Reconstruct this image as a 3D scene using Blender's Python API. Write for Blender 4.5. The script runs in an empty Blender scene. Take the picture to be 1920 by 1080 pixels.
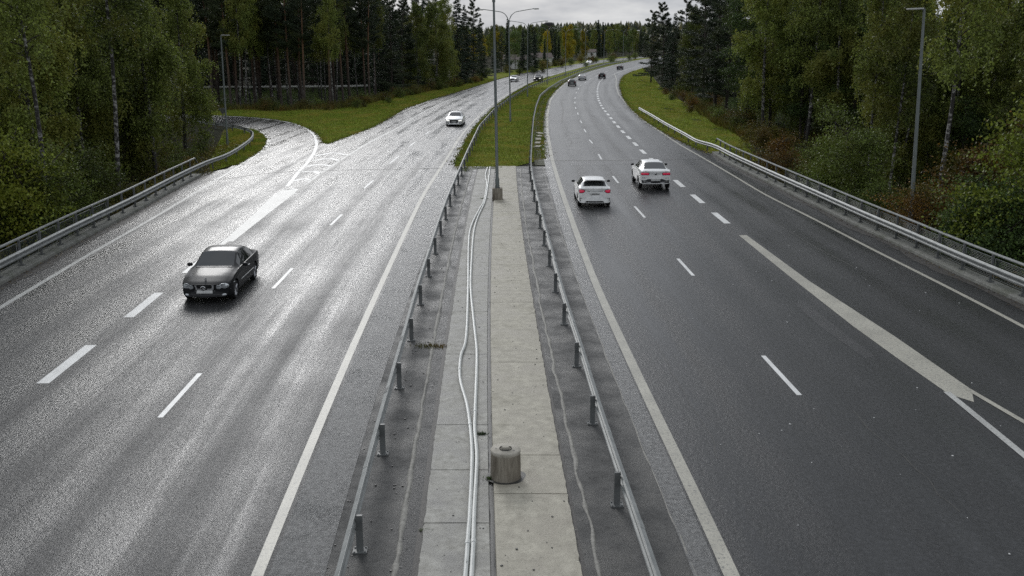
import bpy, bmesh, math, random
import numpy as np
from mathutils import Vector, Matrix, geometry
from mathutils.bvhtree import BVHTree

scene = bpy.context.scene
COL = scene.collection
R = math.radians
rng = np.random.default_rng(5)
random.seed(5)

# ------------------------------------------------------------------ camera
CAM_H = 8.33
PITCH = 14.2
FPX = 1797.0                        # focal length in pixels of the 1920 wide photograph
cam_d = bpy.data.cameras.new('camera')
cam = bpy.data.objects.new('camera', cam_d)
COL.objects.link(cam)
cam.location = (0, 0, CAM_H)
cam.rotation_euler = (R(90 - PITCH), 0, 0)
cam_d.sensor_width = 36
cam_d.lens = 36 * FPX / 1920
cam_d.clip_start = 0.2
cam_d.clip_end = 6000
scene.camera = cam

# ------------------------------------------------------------------ sky and sun (overcast, brightest low in the left distance)
SUN_AZ, SUN_EL = -15.5, 27.0        # azimuth from +Y towards +X
sv = Vector((math.sin(R(SUN_AZ)) * math.cos(R(SUN_EL)), math.cos(R(SUN_AZ)) * math.cos(R(SUN_EL)), math.sin(R(SUN_EL))))
world = bpy.data.worlds.new('World')
scene.world = world
world.use_nodes = True
wn, wl = world.node_tree.nodes, world.node_tree.links
wn.clear()
w_out = wn.new('ShaderNodeOutputWorld')
w_bg = wn.new('ShaderNodeBackground')
w_sky = wn.new('ShaderNodeTexSky')
w_sky.sky_type = 'NISHITA'
w_sky.sun_disc = False
w_sky.sun_elevation = R(SUN_EL)
w_sky.sun_rotation = R(SUN_AZ)
w_sky.dust_density = 3
w_geo = wn.new('ShaderNodeNewGeometry')
w_neg = wn.new('ShaderNodeVectorMath'); w_neg.operation = 'SCALE'; w_neg.inputs['Scale'].default_value = -1
wl.new(w_geo.outputs['Incoming'], w_neg.inputs[0])
w_sep = wn.new('ShaderNodeSeparateXYZ'); wl.new(w_neg.outputs[0], w_sep.inputs[0])
# cloud layer: noise stretched towards the horizon
w_add = wn.new('ShaderNodeMath'); w_add.operation = 'ADD'; w_add.inputs[1].default_value = 0.25
w_abs = wn.new('ShaderNodeMath'); w_abs.operation = 'ABSOLUTE'
wl.new(w_sep.outputs['Z'], w_abs.inputs[0]); wl.new(w_abs.outputs[0], w_add.inputs[0])
w_dx = wn.new('ShaderNodeMath'); w_dx.operation = 'DIVIDE'; wl.new(w_sep.outputs['X'], w_dx.inputs[0]); wl.new(w_add.outputs[0], w_dx.inputs[1])
w_dy = wn.new('ShaderNodeMath'); w_dy.operation = 'DIVIDE'; wl.new(w_sep.outputs['Y'], w_dy.inputs[0]); wl.new(w_add.outputs[0], w_dy.inputs[1])
w_cmb = wn.new('ShaderNodeCombineXYZ'); wl.new(w_dx.outputs[0], w_cmb.inputs[0]); wl.new(w_dy.outputs[0], w_cmb.inputs[1])
w_noise = wn.new('ShaderNodeTexNoise'); w_noise.inputs['Scale'].default_value = 3.2; w_noise.inputs['Detail'].default_value = 5
w_noise.inputs['Roughness'].default_value = 0.55
wl.new(w_cmb.outputs[0], w_noise.inputs['Vector'])
w_ramp = wn.new('ShaderNodeValToRGB')
w_ramp.color_ramp.elements[0].position = 0.3; w_ramp.color_ramp.elements[0].color = (0.40, 0.44, 0.505, 1)
w_ramp.color_ramp.elements[1].position = 0.72; w_ramp.color_ramp.elements[1].color = (0.75, 0.775, 0.80, 1)
wl.new(w_noise.outputs['Fac'], w_ramp.inputs[0])
# brighter upwards (overcast) and around the hidden sun
w_up = wn.new('ShaderNodeMapRange'); w_up.inputs['From Min'].default_value = 0; w_up.inputs['From Max'].default_value = 1
w_up.inputs['To Min'].default_value = 0.98; w_up.inputs['To Max'].default_value = 1.15
wl.new(w_sep.outputs['Z'], w_up.inputs['Value'])
w_dot = wn.new('ShaderNodeVectorMath'); w_dot.operation = 'DOT_PRODUCT'; w_dot.inputs[1].default_value = sv
wl.new(w_neg.outputs[0], w_dot.inputs[0])
w_mx = wn.new('ShaderNodeMath'); w_mx.operation = 'MAXIMUM'; w_mx.inputs[1].default_value = 0; wl.new(w_dot.outputs['Value'], w_mx.inputs[0])
w_pw = wn.new('ShaderNodeMath'); w_pw.operation = 'POWER'; w_pw.inputs[1].default_value = 36; wl.new(w_mx.outputs[0], w_pw.inputs[0])
GLOW = 4.0
w_gl = wn.new('ShaderNodeMath'); w_gl.operation = 'MULTIPLY_ADD'; w_gl.inputs[1].default_value = GLOW; wl.new(w_pw.outputs[0], w_gl.inputs[0]); wl.new(w_up.outputs[0], w_gl.inputs[2])
w_mul = wn.new('ShaderNodeVectorMath'); w_mul.operation = 'SCALE'
wl.new(w_ramp.outputs['Color'], w_mul.inputs[0]); wl.new(w_gl.outputs[0], w_mul.inputs['Scale'])
w_scl = wn.new('ShaderNodeVectorMath'); w_scl.operation = 'SCALE'; w_scl.inputs['Scale'].default_value = 0.08
wl.new(w_sky.outputs['Color'], w_scl.inputs[0])
w_mix = wn.new('ShaderNodeMix'); w_mix.data_type = 'RGBA'; w_mix.inputs['Factor'].default_value = 0.93
wl.new(w_scl.outputs[0], w_mix.inputs['A']); wl.new(w_mul.outputs[0], w_mix.inputs['B'])
wl.new(w_mix.outputs['Result'], w_bg.inputs['Color'])
w_bg.inputs['Strength'].default_value = 1.0
wl.new(w_bg.outputs[0], w_out.inputs['Surface'])

sun_d = bpy.data.lights.new('sun', 'SUN')
sun = bpy.data.objects.new('sun', sun_d)
COL.objects.link(sun)
sun_d.energy = 0.95
sun_d.angle = R(18)
sun_d.color = (1, 0.985, 0.96)
sun.rotation_euler = (-sv).to_track_quat('-Z', 'Y').to_euler()

vs = scene.view_settings
scene.display_settings.display_device = 'sRGB'
vs.view_transform = 'Standard'; vs.look = 'None'; vs.gamma = 1; vs.use_curve_mapping = False
vs.exposure = 0.0
scene.render.engine = 'CYCLES'
scene.cycles.use_denoising = False
scene.cycles.sample_clamp_indirect = 1.2
scene.cycles.max_bounces = 6
scene.cycles.diffuse_bounces = 3
scene.cycles.glossy_bounces = 3
scene.cycles.transmission_bounces = 3
scene.cycles.caustics_reflective = False
scene.cycles.caustics_refractive = False

# ------------------------------------------------------------------ the lie of the land, measured off the photograph
_c, _s = math.cos(R(PITCH)), math.sin(R(PITCH))

def rise(y):
    """height of the road above the bridge: level, then a gentle climb beyond 230 m that evens out"""
    y = np.asarray(y, float)
    t = np.clip((y - 235) / 20.0, -30, 30)
    a = 0.28 * np.where(t > 25, t, np.log1p(np.exp(t)))
    a = np.where(y > 560, 0.28 * ((560 - 235) / 20.0), a)
    return a

def ray(px, py):
    a = (px - 960) / FPX; b = -(py - 540) / FPX
    return a, _c + b * _s, -_s + b * _c

def P(px, py, z=0.0):
    """point of the road surface (plus z) seen at a place of the photograph"""
    dx, dy, dz = ray(px, py)
    t = 1.0
    while t < 1500 and CAM_H + t * dz - float(rise(t * dy)) - z > 0:
        t += 1
    lo, hi = t - 1, t
    for _ in range(24):
        m = (lo + hi) / 2
        if CAM_H + m * dz - float(rise(m * dy)) - z > 0: lo = m
        else: hi = m
    return (lo * dx, lo * dy)

def at_depth(px, py, Y):
    dx, dy, dz = ray(px, py)
    return dx / dy * Y, CAM_H + dz / dy * Y

def resample(pts, step):
    pts = np.asarray(pts, float)
    seg = np.linalg.norm(np.diff(pts, axis=0), axis=1)
    s = np.concatenate([[0], np.cumsum(seg)])
    n = max(2, int(round(s[-1] / step)) + 1)
    q = np.linspace(0, s[-1], n)
    return np.stack([np.interp(q, s, pts[:, k]) for k in range(pts.shape[1])], 1)

def catmull(pts, n=8):
    pts = np.asarray(pts, float)
    p = np.vstack([2 * pts[0] - pts[1], pts, 2 * pts[-1] - pts[-2]])
    out = []
    for i in range(1, len(p) - 2):
        for k in range(n):
            t = k / n
            out.append(0.5 * ((2 * p[i]) + (-p[i - 1] + p[i + 1]) * t + (2 * p[i - 1] - 5 * p[i] + 4 * p[i + 1] - p[i + 2]) * t * t
                              + (-p[i - 1] + 3 * p[i] - 3 * p[i + 1] + p[i + 2]) * t ** 3))
    out.append(p[-2])
    return np.array(out)

def smooth(p, n):
    p = p.copy()
    for _ in range(n):
        p[1:-1] = 0.25 * p[:-2] + 0.5 * p[1:-1] + 0.25 * p[2:]
    return p

def wline(pxs, z=0.0, near=False, far=0, bend=0.0, step=2.0, sm=2):
    """a line of the place from its course in the photograph; near: prolong towards the viewer, far: prolong by metres, turning by bend deg per step"""
    w = np.array([P(x, y, z) for x, y in pxs])
    if near:
        d = w[0] - w[1]; d /= np.linalg.norm(d)
        k = (w[0][1] - 1.0) / max(-d[1], 0.2)
        w = np.vstack([w[0] + d * k, w])
    w = smooth(resample(w, step), sm)
    if far:
        d = w[-1] - w[-max(2, int(24 / step))]; a = math.atan2(d[1], d[0])
        ext = [w[-1]]
        for k in range(int(far / step)):
            a -= R(bend)
            ext.append(ext[-1] + step * np.array([math.cos(a), math.sin(a)]))
        w = np.vstack([w, ext[1:]])
    return w

def normals2(p):
    d = np.gradient(p, axis=0)
    d /= np.linalg.norm(d, axis=1)[:, None] + 1e-9
    return np.stack([-d[:, 1], d[:, 0]], 1)      # left of the walking direction

def offset(p, d):
    return p + normals2(p) * d

def sdist(q, p):
    """signed distance of points q to polyline p (positive on its left)"""
    q = np.asarray(q, float)
    best = np.full(len(q), 1e9); sign = np.ones(len(q))
    for a, b in zip(p[:-1], p[1:]):
        ab = b - a; L = ab @ ab + 1e-12
        t = np.clip(((q - a) @ ab) / L, 0, 1)
        v = q - (a + t[:, None] * ab)
        d = np.hypot(v[:, 0], v[:, 1])
        m = d < best
        best[m] = d[m]
        sign[m] = np.sign(ab[0] * v[m, 1] - ab[1] * v[m, 0])
    return best * sign

# right carriageway: left edge line, walking away from the viewer
RLE = wline([(1374,1080),(1314,945),(1244,810),(1182,675),(1119,540),(1080,435),(1051,352),(1035,300),(1026,245),(1026,215),(1032,187),(1045,170),(1060,156),(1077,146.5),(1098,137),(1127,128.7),(1157,120.5),(1190,114)], near=True, far=260, bend=0.25, sm=5)
LRE = wline([(482,1080),(592,810),(649,678),(711,540),(767,420),(795,362),(836,300),(862,257),(885,230),(919,199),(959,172),(989,156),(1024,143.6),(1058,133.6),(1088,125.7),(1127,117),(1187,110.3)], near=True, far=260, bend=0.25, sm=5)
# right edge line of the right carriageway (slip lane) up to the merging ramp
RRE = wline([(1920,613),(1819,559),(1640,470),(1514,404),(1435,366),(1385,335),(1320,297),(1272,270),(1235,245),(1205,225),(1185,207),(1172,192),(1160,177),(1155,162),(1155.5,147),(1152,138.5)], near=True, sm=3)
RRP = wline([(1152,138.5),(1170,132),(1192,125.5)], far=220, bend=0.25, sm=1)      # where the ramp has parted
RPE = wline([(1335,288),(1310,280),(1260,256),(1210,226),(1185,204),(1170,183),(1163,160),(1166,148),(1172,141),(1190,132.5)], far=200, bend=0.3, sm=2)  # pavement edge, right
LLE = wline([(0,577),(167,477),(240,436),(302,400),(360,365),(415,332),(455,307),(490,285),(501,273),(504,262),(497,252),(487,246),(477,242),(450,236.5),(420,232),(380,228),(330,225),(250,222)], near=True, far=60, bend=-0.1, step=1.0, sm=2)
RMP = wline([(535,354),(560,322),(575,307),(590,285),(594,270),(590,254),(575,241),(550,231),(517,225),(480,221),(440,218.5),(400,217),(333,215.5),(250,214)], far=60, bend=-0.1, step=1.0, sm=1)   # right edge line of the ramp
LML = wline([(562,357),(585,337),(607,321),(625,310),(655,290),(692,267),(755,235),(780,217.5),(817,198),(850,184),(892,166.5),(930,154.5),(990,139),(1060,126.5),(1127,114.2),(1190,108.6)], far=240, bend=0.25, sm=4)   # left edge line of the main carriageway
LPE = wline([(613,270),(640,260),(675,248),(707,234),(757,204),(807,187),(873,167.5),(925,151),(957,142.5),(987,136),(1026,129),(1060,123.6),(1096,117.6),(1127,112.6),(1190,106.9)], far=240, bend=0.25, sm=4)   # pavement edge of the main carriageway
KL = wline([(0,536),(138,459),(260,396),(315,364),(392,322)], near=True, sm=1)       # road side of the left kerb
KR = wline([(1884,556),(1823,529),(1738,489),(1695,466),(1640,442),(1440,344),(1360,304),(1334,287)], near=True, sm=1)
BRIDGE_L, BRIDGE_R = KL[-1][1], KR[-1][1]

RAMP_MID = wline([(575,285),(560,262),(535,246),(500,236),(460,229),(420,224.5),(380,222),(330,219.5),(250,217.5)], far=60, bend=-0.1, step=4.0, sm=1)
def smoothstep(a, b, x):
    t = np.clip((x - a) / (b - a), 0, 1)
    return t * t * (3 - 2 * t)

LEFT_EDGE = np.vstack([KL, offset(LLE, 0.55)[LLE[:, 1] > BRIDGE_L + 1]])
RIGHT_EDGE = np.vstack([KR, RPE[RPE[:, 1] > BRIDGE_R]])
_lo = np.argsort(LEFT_EDGE[:, 1]); _ro = np.argsort(RIGHT_EDGE[:, 1])
XLf = lambda y: np.interp(y, KL[:, 1], KL[:, 0])
XRf = lambda y: np.interp(y, RIGHT_EDGE[_ro, 1], RIGHT_EDGE[_ro, 0])

def ground(x, y):
    """height of the ground (under the pavements a little below them)"""
    x = np.asarray(x, float); y = np.asarray(y, float)
    base = rise(y) - 0.06
    dl = XLf(y) - x - 0.9; dr = x - XRf(y) - 0.9
    left = 1 - smoothstep(BRIDGE_L - 3, BRIDGE_L + 9, y)
    right = 1 - smoothstep(BRIDGE_R - 5, BRIDGE_R + 8, y)
    under = 1 - smoothstep(BRIDGE_L - 6, BRIDGE_L - 2, y)
    fall_l = -4.2 * smoothstep(-0.2, 9, dl) * left
    fall_r = -4.4 * smoothstep(-0.2, 9, dr) * right
    fall_m = -5.5 * under * ((dl < 0) & (dr < 0))
    rd = smoothstep(3.6, 7.0, np.abs(sdist(np.column_stack([np.atleast_1d(x).ravel(), np.atleast_1d(y).ravel()]), RAMP_MID))).reshape(np.shape(x) if np.shape(x) else (1,))
    rd = rd if np.shape(x) else rd[0]
    infield = -0.22 * np.clip(dl - 1, 0, 8) * (1 - left) * (1 - smoothstep(84, 98, y))
    side_r = -0.05 * np.clip(dr - 4, 0, 40) * (1 - right)
    far_l = -0.5 * smoothstep(128, 142, y) * smoothstep(6, 14, -(x - np.interp(y, LPE[:, 1], LPE[:, 0])))
    infield = infield * rd
    lump = rd * 0.12 * np.sin(x * 0.7 + 1.3 * np.sin(y * 0.31)) * smoothstep(1.5, 6, np.maximum(dl, dr))
    return base + fall_l + fall_r + fall_m + infield + side_r + far_l + lump

# ------------------------------------------------------------------ object helpers
def tag(o, label=None, cat=None, group=None, kind=None):
    if label: o['label'] = label
    if cat: o['category'] = cat
    if group: o['group'] = group
    if kind: o['kind'] = kind
    return o

def empty(name, loc=(0, 0, 0), rz=0.0):
    o = bpy.data.objects.new(name, None)
    o.empty_display_size = 0.3
    o.location = loc; o.rotation_euler = (0, 0, rz)
    COL.objects.link(o)
    return o

def obj(name, mesh, mat=None, parent=None, loc=None):
    o = bpy.data.objects.new(name, mesh)
    if mat is not None and not mesh.materials:
        mesh.materials.append(mat)
    COL.objects.link(o)
    if parent is not None: o.parent = parent
    if loc is not None: o.location = loc
    return o

def mesh_np(name, verts, faces, smooth_=False):
    """verts (n,3), faces (m,k) all of the same size"""
    me = bpy.data.meshes.new(name)
    verts = np.ascontiguousarray(verts, np.float32); faces = np.ascontiguousarray(faces, np.int32)
    me.vertices.add(len(verts)); me.vertices.foreach_set('co', verts.ravel())
    m, k = faces.shape
    me.loops.add(m * k); me.loops.foreach_set('vertex_index', faces.ravel())
    me.polygons.add(m)
    me.polygons.foreach_set('loop_start', np.arange(0, m * k, k, dtype=np.int32))
    me.polygons.foreach_set('loop_total', np.full(m, k, np.int32))
    if smooth_: me.polygons.foreach_set('use_smooth', np.ones(m, bool))
    me.update(calc_edges=True)
    return me

def mesh_py(name, verts, faces, smooth_=False, angle=None):
    me = bpy.data.meshes.new(name)
    me.from_pydata([tuple(v) for v in verts], [], faces)
    if smooth_:
        for p in me.polygons: p.use_smooth = True
        if angle: me.set_sharp_from_angle(angle=R(angle))
    me.update()
    return me

class MB:
    """gathers simple solids into one mesh"""
    def __init__(s): s.v = []; s.f = []
    def add(s, v, f):
        n = len(s.v); s.v += [tuple(map(float, a)) for a in v]; s.f += [tuple(i + n for i in q) for q in f]; return s
    def box(s, c, size, rz=0.0, taper=1.0):
        hx, hy, hz = [a / 2 for a in size]; cs, sn = math.cos(rz), math.sin(rz); v = []
        for z in (-hz, hz):
            k = taper if z > 0 else 1
            for x, y in ((-hx, -hy), (hx, -hy), (hx, hy), (-hx, hy)):
                x *= k; y *= k
                v.append((c[0] + x * cs - y * sn, c[1] + x * sn + y * cs, c[2] + z))
        return s.add(v, [(3, 2, 1, 0), (4, 5, 6, 7), (0, 1, 5, 4), (1, 2, 6, 5), (2, 3, 7, 6), (3, 0, 4, 7)])
    def tube(s, pts, rad, n=8, cap=True):
        pts = [Vector(p) for p in pts]
        rad = rad if hasattr(rad, '__len__') else [rad] * len(pts)
        v = []; up = Vector((0, 0, 1))
        for i, p in enumerate(pts):
            d = (pts[min(i + 1, len(pts) - 1)] - pts[max(i - 1, 0)]).normalized()
            u = d.cross(up if abs(d.z) < 0.95 else Vector((1, 0, 0))).normalized(); w = u.cross(d)
            for k in range(n):
                a = 2 * math.pi * k / n
                v.append(p + (u * math.cos(a) + w * math.sin(a)) * rad[i])
        f = []
        for i in range(len(pts) - 1):
            for k in range(n):
                a, b = i * n + k, i * n + (k + 1) % n
                f.append((a, b, b + n, a + n))
        if cap:
            f.append(tuple(range(n))[::-1]); f.append(tuple((len(pts) - 1) * n + k for k in range(n)))
        return s.add(v, f)
    def lathe(s, prof, c=(0, 0, 0), n=24, axis='z'):
        v = []
        for r, z in prof:
            for k in range(n):
                a = 2 * math.pi * k / n
                q = (r * math.cos(a), r * math.sin(a), z)
                if axis == 'y': q = (q[0], z, q[1])
                v.append((q[0] + c[0], q[1] + c[1], q[2] + c[2]))
        f = []
        for i in range(len(prof) - 1):
            for k in range(n):
                a, b = i * n + k, i * n + (k + 1) % n
                f.append((a, b, b + n, a + n) if axis == 'z' else (a, a + n, b + n, b))
        return s.add(v, f)
    def mesh(s, name, smooth_=False, angle=40):
        return mesh_py(name, s.v, s.f, smooth_, angle)
    def build(s, name, mat, parent=None, smooth_=False, loc=None, angle=40):
        return obj(name, s.mesh(name, smooth_, angle), mat, parent, loc)

def sweep(name, path, prof, mat, parent=None, closed=True, smooth_=False, zf=None, caps=True):
    """path (n,2) on the plan (or (n,3)); prof list of (side, height), side positive to the left of the path"""
    path = np.asarray(path, float)
    nrm = normals2(path[:, :2])
    z0 = path[:, 2] if path.shape[1] == 3 else (rise(path[:, 1]) if zf is None else zf(path))
    v = []
    for p, n, z in zip(path, nrm, z0):
        for a, b in prof: v.append((p[0] + n[0] * a, p[1] + n[1] * a, z + b))
    m = len(prof); f = []
    for i in range(len(path) - 1):
        for k in range(m if closed else m - 1):
            a, b = i * m + k, i * m + (k + 1) % m
            f.append((a, a + m, b + m, b))
    if closed and caps:
        f.append(tuple(range(m))); f.append(tuple((len(path) - 1) * m + k for k in range(m))[::-1])
    return obj(name, mesh_py(name, v, f, smooth_, 40), mat, parent)

def patch(name, outline, mat, dz=0.0, parent=None, grid=None, zfun=None, attr=None, kind=None):
    """flat sheet that follows the lie of the road; outline in plan metres"""
    o2 = [Vector((float(a), float(b))) for a, b in outline]
    n = len(o2)
    verts = list(o2)
    if grid:
        a = np.array(outline); lo, hi = a.min(0), a.max(0)
        gx, gy = np.meshgrid(np.arange(lo[0], hi[0], grid), np.arange(lo[1], hi[1], grid))
        q = np.stack([gx.ravel(), gy.ravel()], 1)
        # points inside the outline
        ins = np.zeros(len(q), bool); j = n - 1
        for i in range(n):
            xi, yi = a[i]; xj, yj = a[j]
            c = ((yi > q[:, 1]) != (yj > q[:, 1])) & (q[:, 0] < (xj - xi) * (q[:, 1] - yi) / (yj - yi + 1e-12) + xi)
            ins ^= c; j = i
        verts += [Vector((float(x), float(y))) for x, y in q[ins]]
    r = geometry.delaunay_2d_cdt(verts, [], [list(range(n))], 1, 1e-5)
    vo = np.array([(v.x, v.y) for v in r[0]])
    z = (rise(vo[:, 1]) if zfun is None else zfun(vo[:, 0], vo[:, 1])) + dz
    faces = []
    for f in r[2]:
        p = vo[list(f)]
        ar = sum(p[i][0] * p[(i + 1) % len(p)][1] - p[(i + 1) % len(p)][0] * p[i][1] for i in range(len(p)))
        faces.append(tuple(f) if ar > 0 else tuple(f)[::-1])
    me = mesh_py(name, np.column_stack([vo, z]), faces)
    if attr is not None:
        for nm, val in attr(vo).items():
            at = me.attributes.new(nm, 'FLOAT', 'POINT'); at.data.foreach_set('value', np.ascontiguousarray(val, np.float32))
    o = obj(name, me, mat, parent)
    if kind: o['kind'] = kind
    return o

def ribbon(name, path, width, mat, dz, parent=None, w0=None):
    """painted line: a thin strip centred on the path"""
    path = np.asarray(path, float); n = normals2(path)
    w = np.full(len(path), width) if w0 is None else np.linspace(w0, width, len(path))
    l = path + n * (w / 2)[:, None]; r = path - n * (w / 2)[:, None]
    z = rise(path[:, 1]) + dz
    v = np.vstack([np.column_stack([r, z]), np.column_stack([l, z])]); k = len(path)
    return obj(name, mesh_py(name, v, [(i, i + 1, i + 1 + k, i + k) for i in range(k - 1)]), mat, parent)
# ------------------------------------------------------------------ materials
def new_mat(name):
    m = bpy.data.materials.new(name); m.use_nodes = True
    nt = m.node_tree
    return m, nt.nodes, nt.links, nt.nodes['Principled BSDF']

def N(nodes, kind, **kw):
    n = nodes.new(kind)
    for k, v in kw.items():
        if k.startswith('i_'):
            key = k[2:].replace('_', ' ')
            n.inputs[key if key in n.inputs else key.title()].default_value = v
        else: setattr(n, k, v)
    return n

def ramp(nodes, stops):
    r = nodes.new('ShaderNodeValToRGB'); e = r.color_ramp.elements
    e[0].position, e[0].color = stops[0][0], (*stops[0][1], 1)
    e[1].position, e[1].color = stops[-1][0], (*stops[-1][1], 1)
    for p, c in stops[1:-1]:
        q = e.new(p); q.color = (*c, 1)
    return r

def g(v): return (v, v, v)

def math_(nodes, links, op, a, b=None, c=None):
    m = nodes.new('ShaderNodeMath'); m.operation = op
    for i, x in enumerate((a, b, c)):
        if x is None: continue
        if isinstance(x, (int, float)): m.inputs[i].default_value = x
        else: links.new(x, m.inputs[i])
    return m.outputs[0]

def mixc(nodes, links, fac, a, b, mode='MIX'):
    m = nodes.new('ShaderNodeMix'); m.data_type = 'RGBA'; m.blend_type = mode
    for key, x in (('Factor', fac), ('A', a), ('B', b)):
        if isinstance(x, (int, float)): m.inputs[key].default_value = x
        elif isinstance(x, tuple): m.inputs[key].default_value = (*x, 1)
        else: links.new(x, m.inputs[key])
    return m.outputs['Result']

def noise(nodes, links, scale, detail=4, rough=0.55, vec=None, dist=0.0):
    n = N(nodes, 'ShaderNodeTexNoise', i_Scale=scale, i_Detail=detail, i_Roughness=rough, i_Distortion=dist)
    if vec is not None: links.new(vec, n.inputs['Vector'])
    return n.outputs['Fac']

def objvec(nodes, links, scale=(1, 1, 1)):
    t = nodes.new('ShaderNodeNewGeometry'); m = nodes.new('ShaderNodeMapping')
    m.inputs['Scale'].default_value = scale
    links.new(t.outputs['Position'], m.inputs['Vector'])
    return m.outputs[0]

def mat_asphalt(name, base=0.045, tint=(1, 1, 1.02), rough=(0.24, 0.5), lane0=0.0, bd=0.04, bs=(1.0, 0.3), hi=5.5):
    m, n, l, b = new_mat(name)
    pos = objvec(n, l)
    at = N(n, 'ShaderNodeAttribute', attribute_name='lat')
    al = N(n, 'ShaderNodeAttribute', attribute_name='along')
    lat = at.outputs['Fac']
    # lengthwise streaks: noise in (lat, along/30)
    cv = n.new('ShaderNodeCombineXYZ'); l.new(lat, cv.inputs[0]); l.new(math_(n, l, 'MULTIPLY', al.outputs['Fac'], 0.035), cv.inputs[1])
    streak = noise(n, l, 1.6, 4, 0.6, cv.outputs[0])
    # wheel tracks: two per lane of 3.65 m
    ph = math_(n, l, 'MULTIPLY', math_(n, l, 'ADD', lat, -lane0), 2 * math.pi / 1.83)
    tr = math_(n, l, 'MULTIPLY_ADD', math_(n, l, 'COSINE', ph), -0.5, 0.5)
    big = noise(n, l, 0.16, 4, 0.6, pos)
    mid = noise(n, l, 1.1, 5, 0.65, pos)
    grain = noise(n, l, 9.5, 4, 0.75, pos)
    fine = noise(n, l, 70, 2, 0.7, pos)
    cr = ramp(n, [(0.30, tuple(base * 0.3 * t for t in tint)), (0.48, tuple(base * t for t in tint)), (0.60, tuple(base * 2.0 * t for t in tint)), (0.72, tuple(base * hi * t for t in tint))])
    l.new(math_(n, l, 'MULTIPLY_ADD', grain, 0.75, math_(n, l, 'MULTIPLY', fine, 0.25)), cr.inputs[0])
    k1 = math_(n, l, 'MULTIPLY_ADD', streak, 0.9, 0.5)
    k2 = math_(n, l, 'MULTIPLY_ADD', mid, 0.6, 0.7)
    v = n.new('ShaderNodeVectorMath'); v.operation = 'SCALE'; l.new(cr.outputs[0], v.inputs[0]); l.new(math_(n, l, 'MULTIPLY', k1, k2), v.inputs['Scale'])
    l.new(v.outputs[0], b.inputs['Base Color'])
    wet = math_(n, l, 'MULTIPLY_ADD', tr, 0.5, math_(n, l, 'MULTIPLY_ADD', streak, 1.6, math_(n, l, 'MULTIPLY_ADD', big, 1.2, -1.15)))
    mr = n.new('ShaderNodeMapRange'); l.new(wet, mr.inputs['Value'])
    mr.inputs['From Min'].default_value = 0.0; mr.inputs['From Max'].default_value = 0.9
    mr.inputs['To Min'].default_value = rough[1]; mr.inputs['To Max'].default_value = rough[0]
    l.new(mr.outputs[0], b.inputs['Roughness'])
    b.inputs['Specular IOR Level'].default_value = 0.5
    bp = N(n, 'ShaderNodeBump', i_Strength=0.55, i_Distance=bd)
    hsum = math_(n, l, 'MULTIPLY_ADD', grain, 1.0, math_(n, l, 'MULTIPLY', fine, 0.3))
    l.new(hsum, bp.inputs['Height'])
    mr2 = n.new('ShaderNodeMapRange'); l.new(wet, mr2.inputs['Value']); mr2.inputs['From Max'].default_value = 0.9
    mr2.inputs['To Min'].default_value = bs[0]; mr2.inputs['To Max'].default_value = bs[1]
    l.new(mr2.outputs[0], bp.inputs['Strength'])
    l.new(bp.outputs[0], b.inputs['Normal'])
    return m

def mat_rough(name, c0, c1, scale=6, rough=0.8, bump=0.3, bdist=0.01, c2=None, scale2=0.7, stretch=(1, 1, 1), spec=0.5, wet=None, speck=0.0):
    m, n, l, b = new_mat(name)
    pos = objvec(n, l, stretch)
    a = noise(n, l, scale, 6, 0.65, pos)
    r = ramp(n, [(0.3, c0), (0.7, c1)]); l.new(a, r.inputs[0])
    col = r.outputs[0]
    big = noise(n, l, scale2, 4, 0.6, pos)
    if c2 is not None:
        rr = ramp(n, [(0.45, g(0)), (0.68, g(1))]); l.new(big, rr.inputs[0])
        col = mixc(n, l, rr.outputs[0], col, c2)
    if speck:
        sp = noise(n, l, scale * 6, 2, 0.8, pos)
        rs = ramp(n, [(0.60, g(0)), (0.72, g(1))]); l.new(sp, rs.inputs[0])
        col = mixc(n, l, math_(n, l, 'MULTIPLY', rs.outputs[0], speck), col, tuple(x * 0.3 for x in c0))
    l.new(col, b.inputs['Base Color'])
    if wet:
        mr = n.new('ShaderNodeMapRange'); l.new(big, mr.inputs['Value']); mr.inputs['From Min'].default_value = 0.35; mr.inputs['From Max'].default_value = 0.65
        mr.inputs['To Min'].default_value = wet[1]; mr.inputs['To Max'].default_value = wet[0]; l.new(mr.outputs[0], b.inputs['Roughness'])
    else: b.inputs['Roughness'].default_value = rough
    b.inputs['Specular IOR Level'].default_value = spec
    if bump:
        f = noise(n, l, scale * 5, 4, 0.7, pos)
        bp = N(n, 'ShaderNodeBump', i_Strength=bump, i_Distance=bdist); l.new(f, bp.inputs['Height']); l.new(bp.outputs[0], b.inputs['Normal'])
    return m

def mat_plain(name, c, rough=0.5, metal=0.0, coat=0.0, spec=0.5, emit=None):
    m, n, l, b = new_mat(name)
    pos = objvec(n, l)
    a = noise(n, l, 9, 4, 0.6, pos)
    r = ramp(n, [(0.3, tuple(x * 0.86 for x in c)), (0.7, tuple(min(1, x * 1.1) for x in c))]); l.new(a, r.inputs[0])
    l.new(r.outputs[0], b.inputs['Base Color'])
    b.inputs['Roughness'].default_value = rough; b.inputs['Metallic'].default_value = metal
    b.inputs['Coat Weight'].default_value = coat; b.inputs['Coat Roughness'].default_value = 0.04
    b.inputs['Specular IOR Level'].default_value = spec
    if emit:
        b.inputs['Emission Color'].default_value = (*emit[0], 1); b.inputs['Emission Strength'].default_value = emit[1]
    return m

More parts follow.
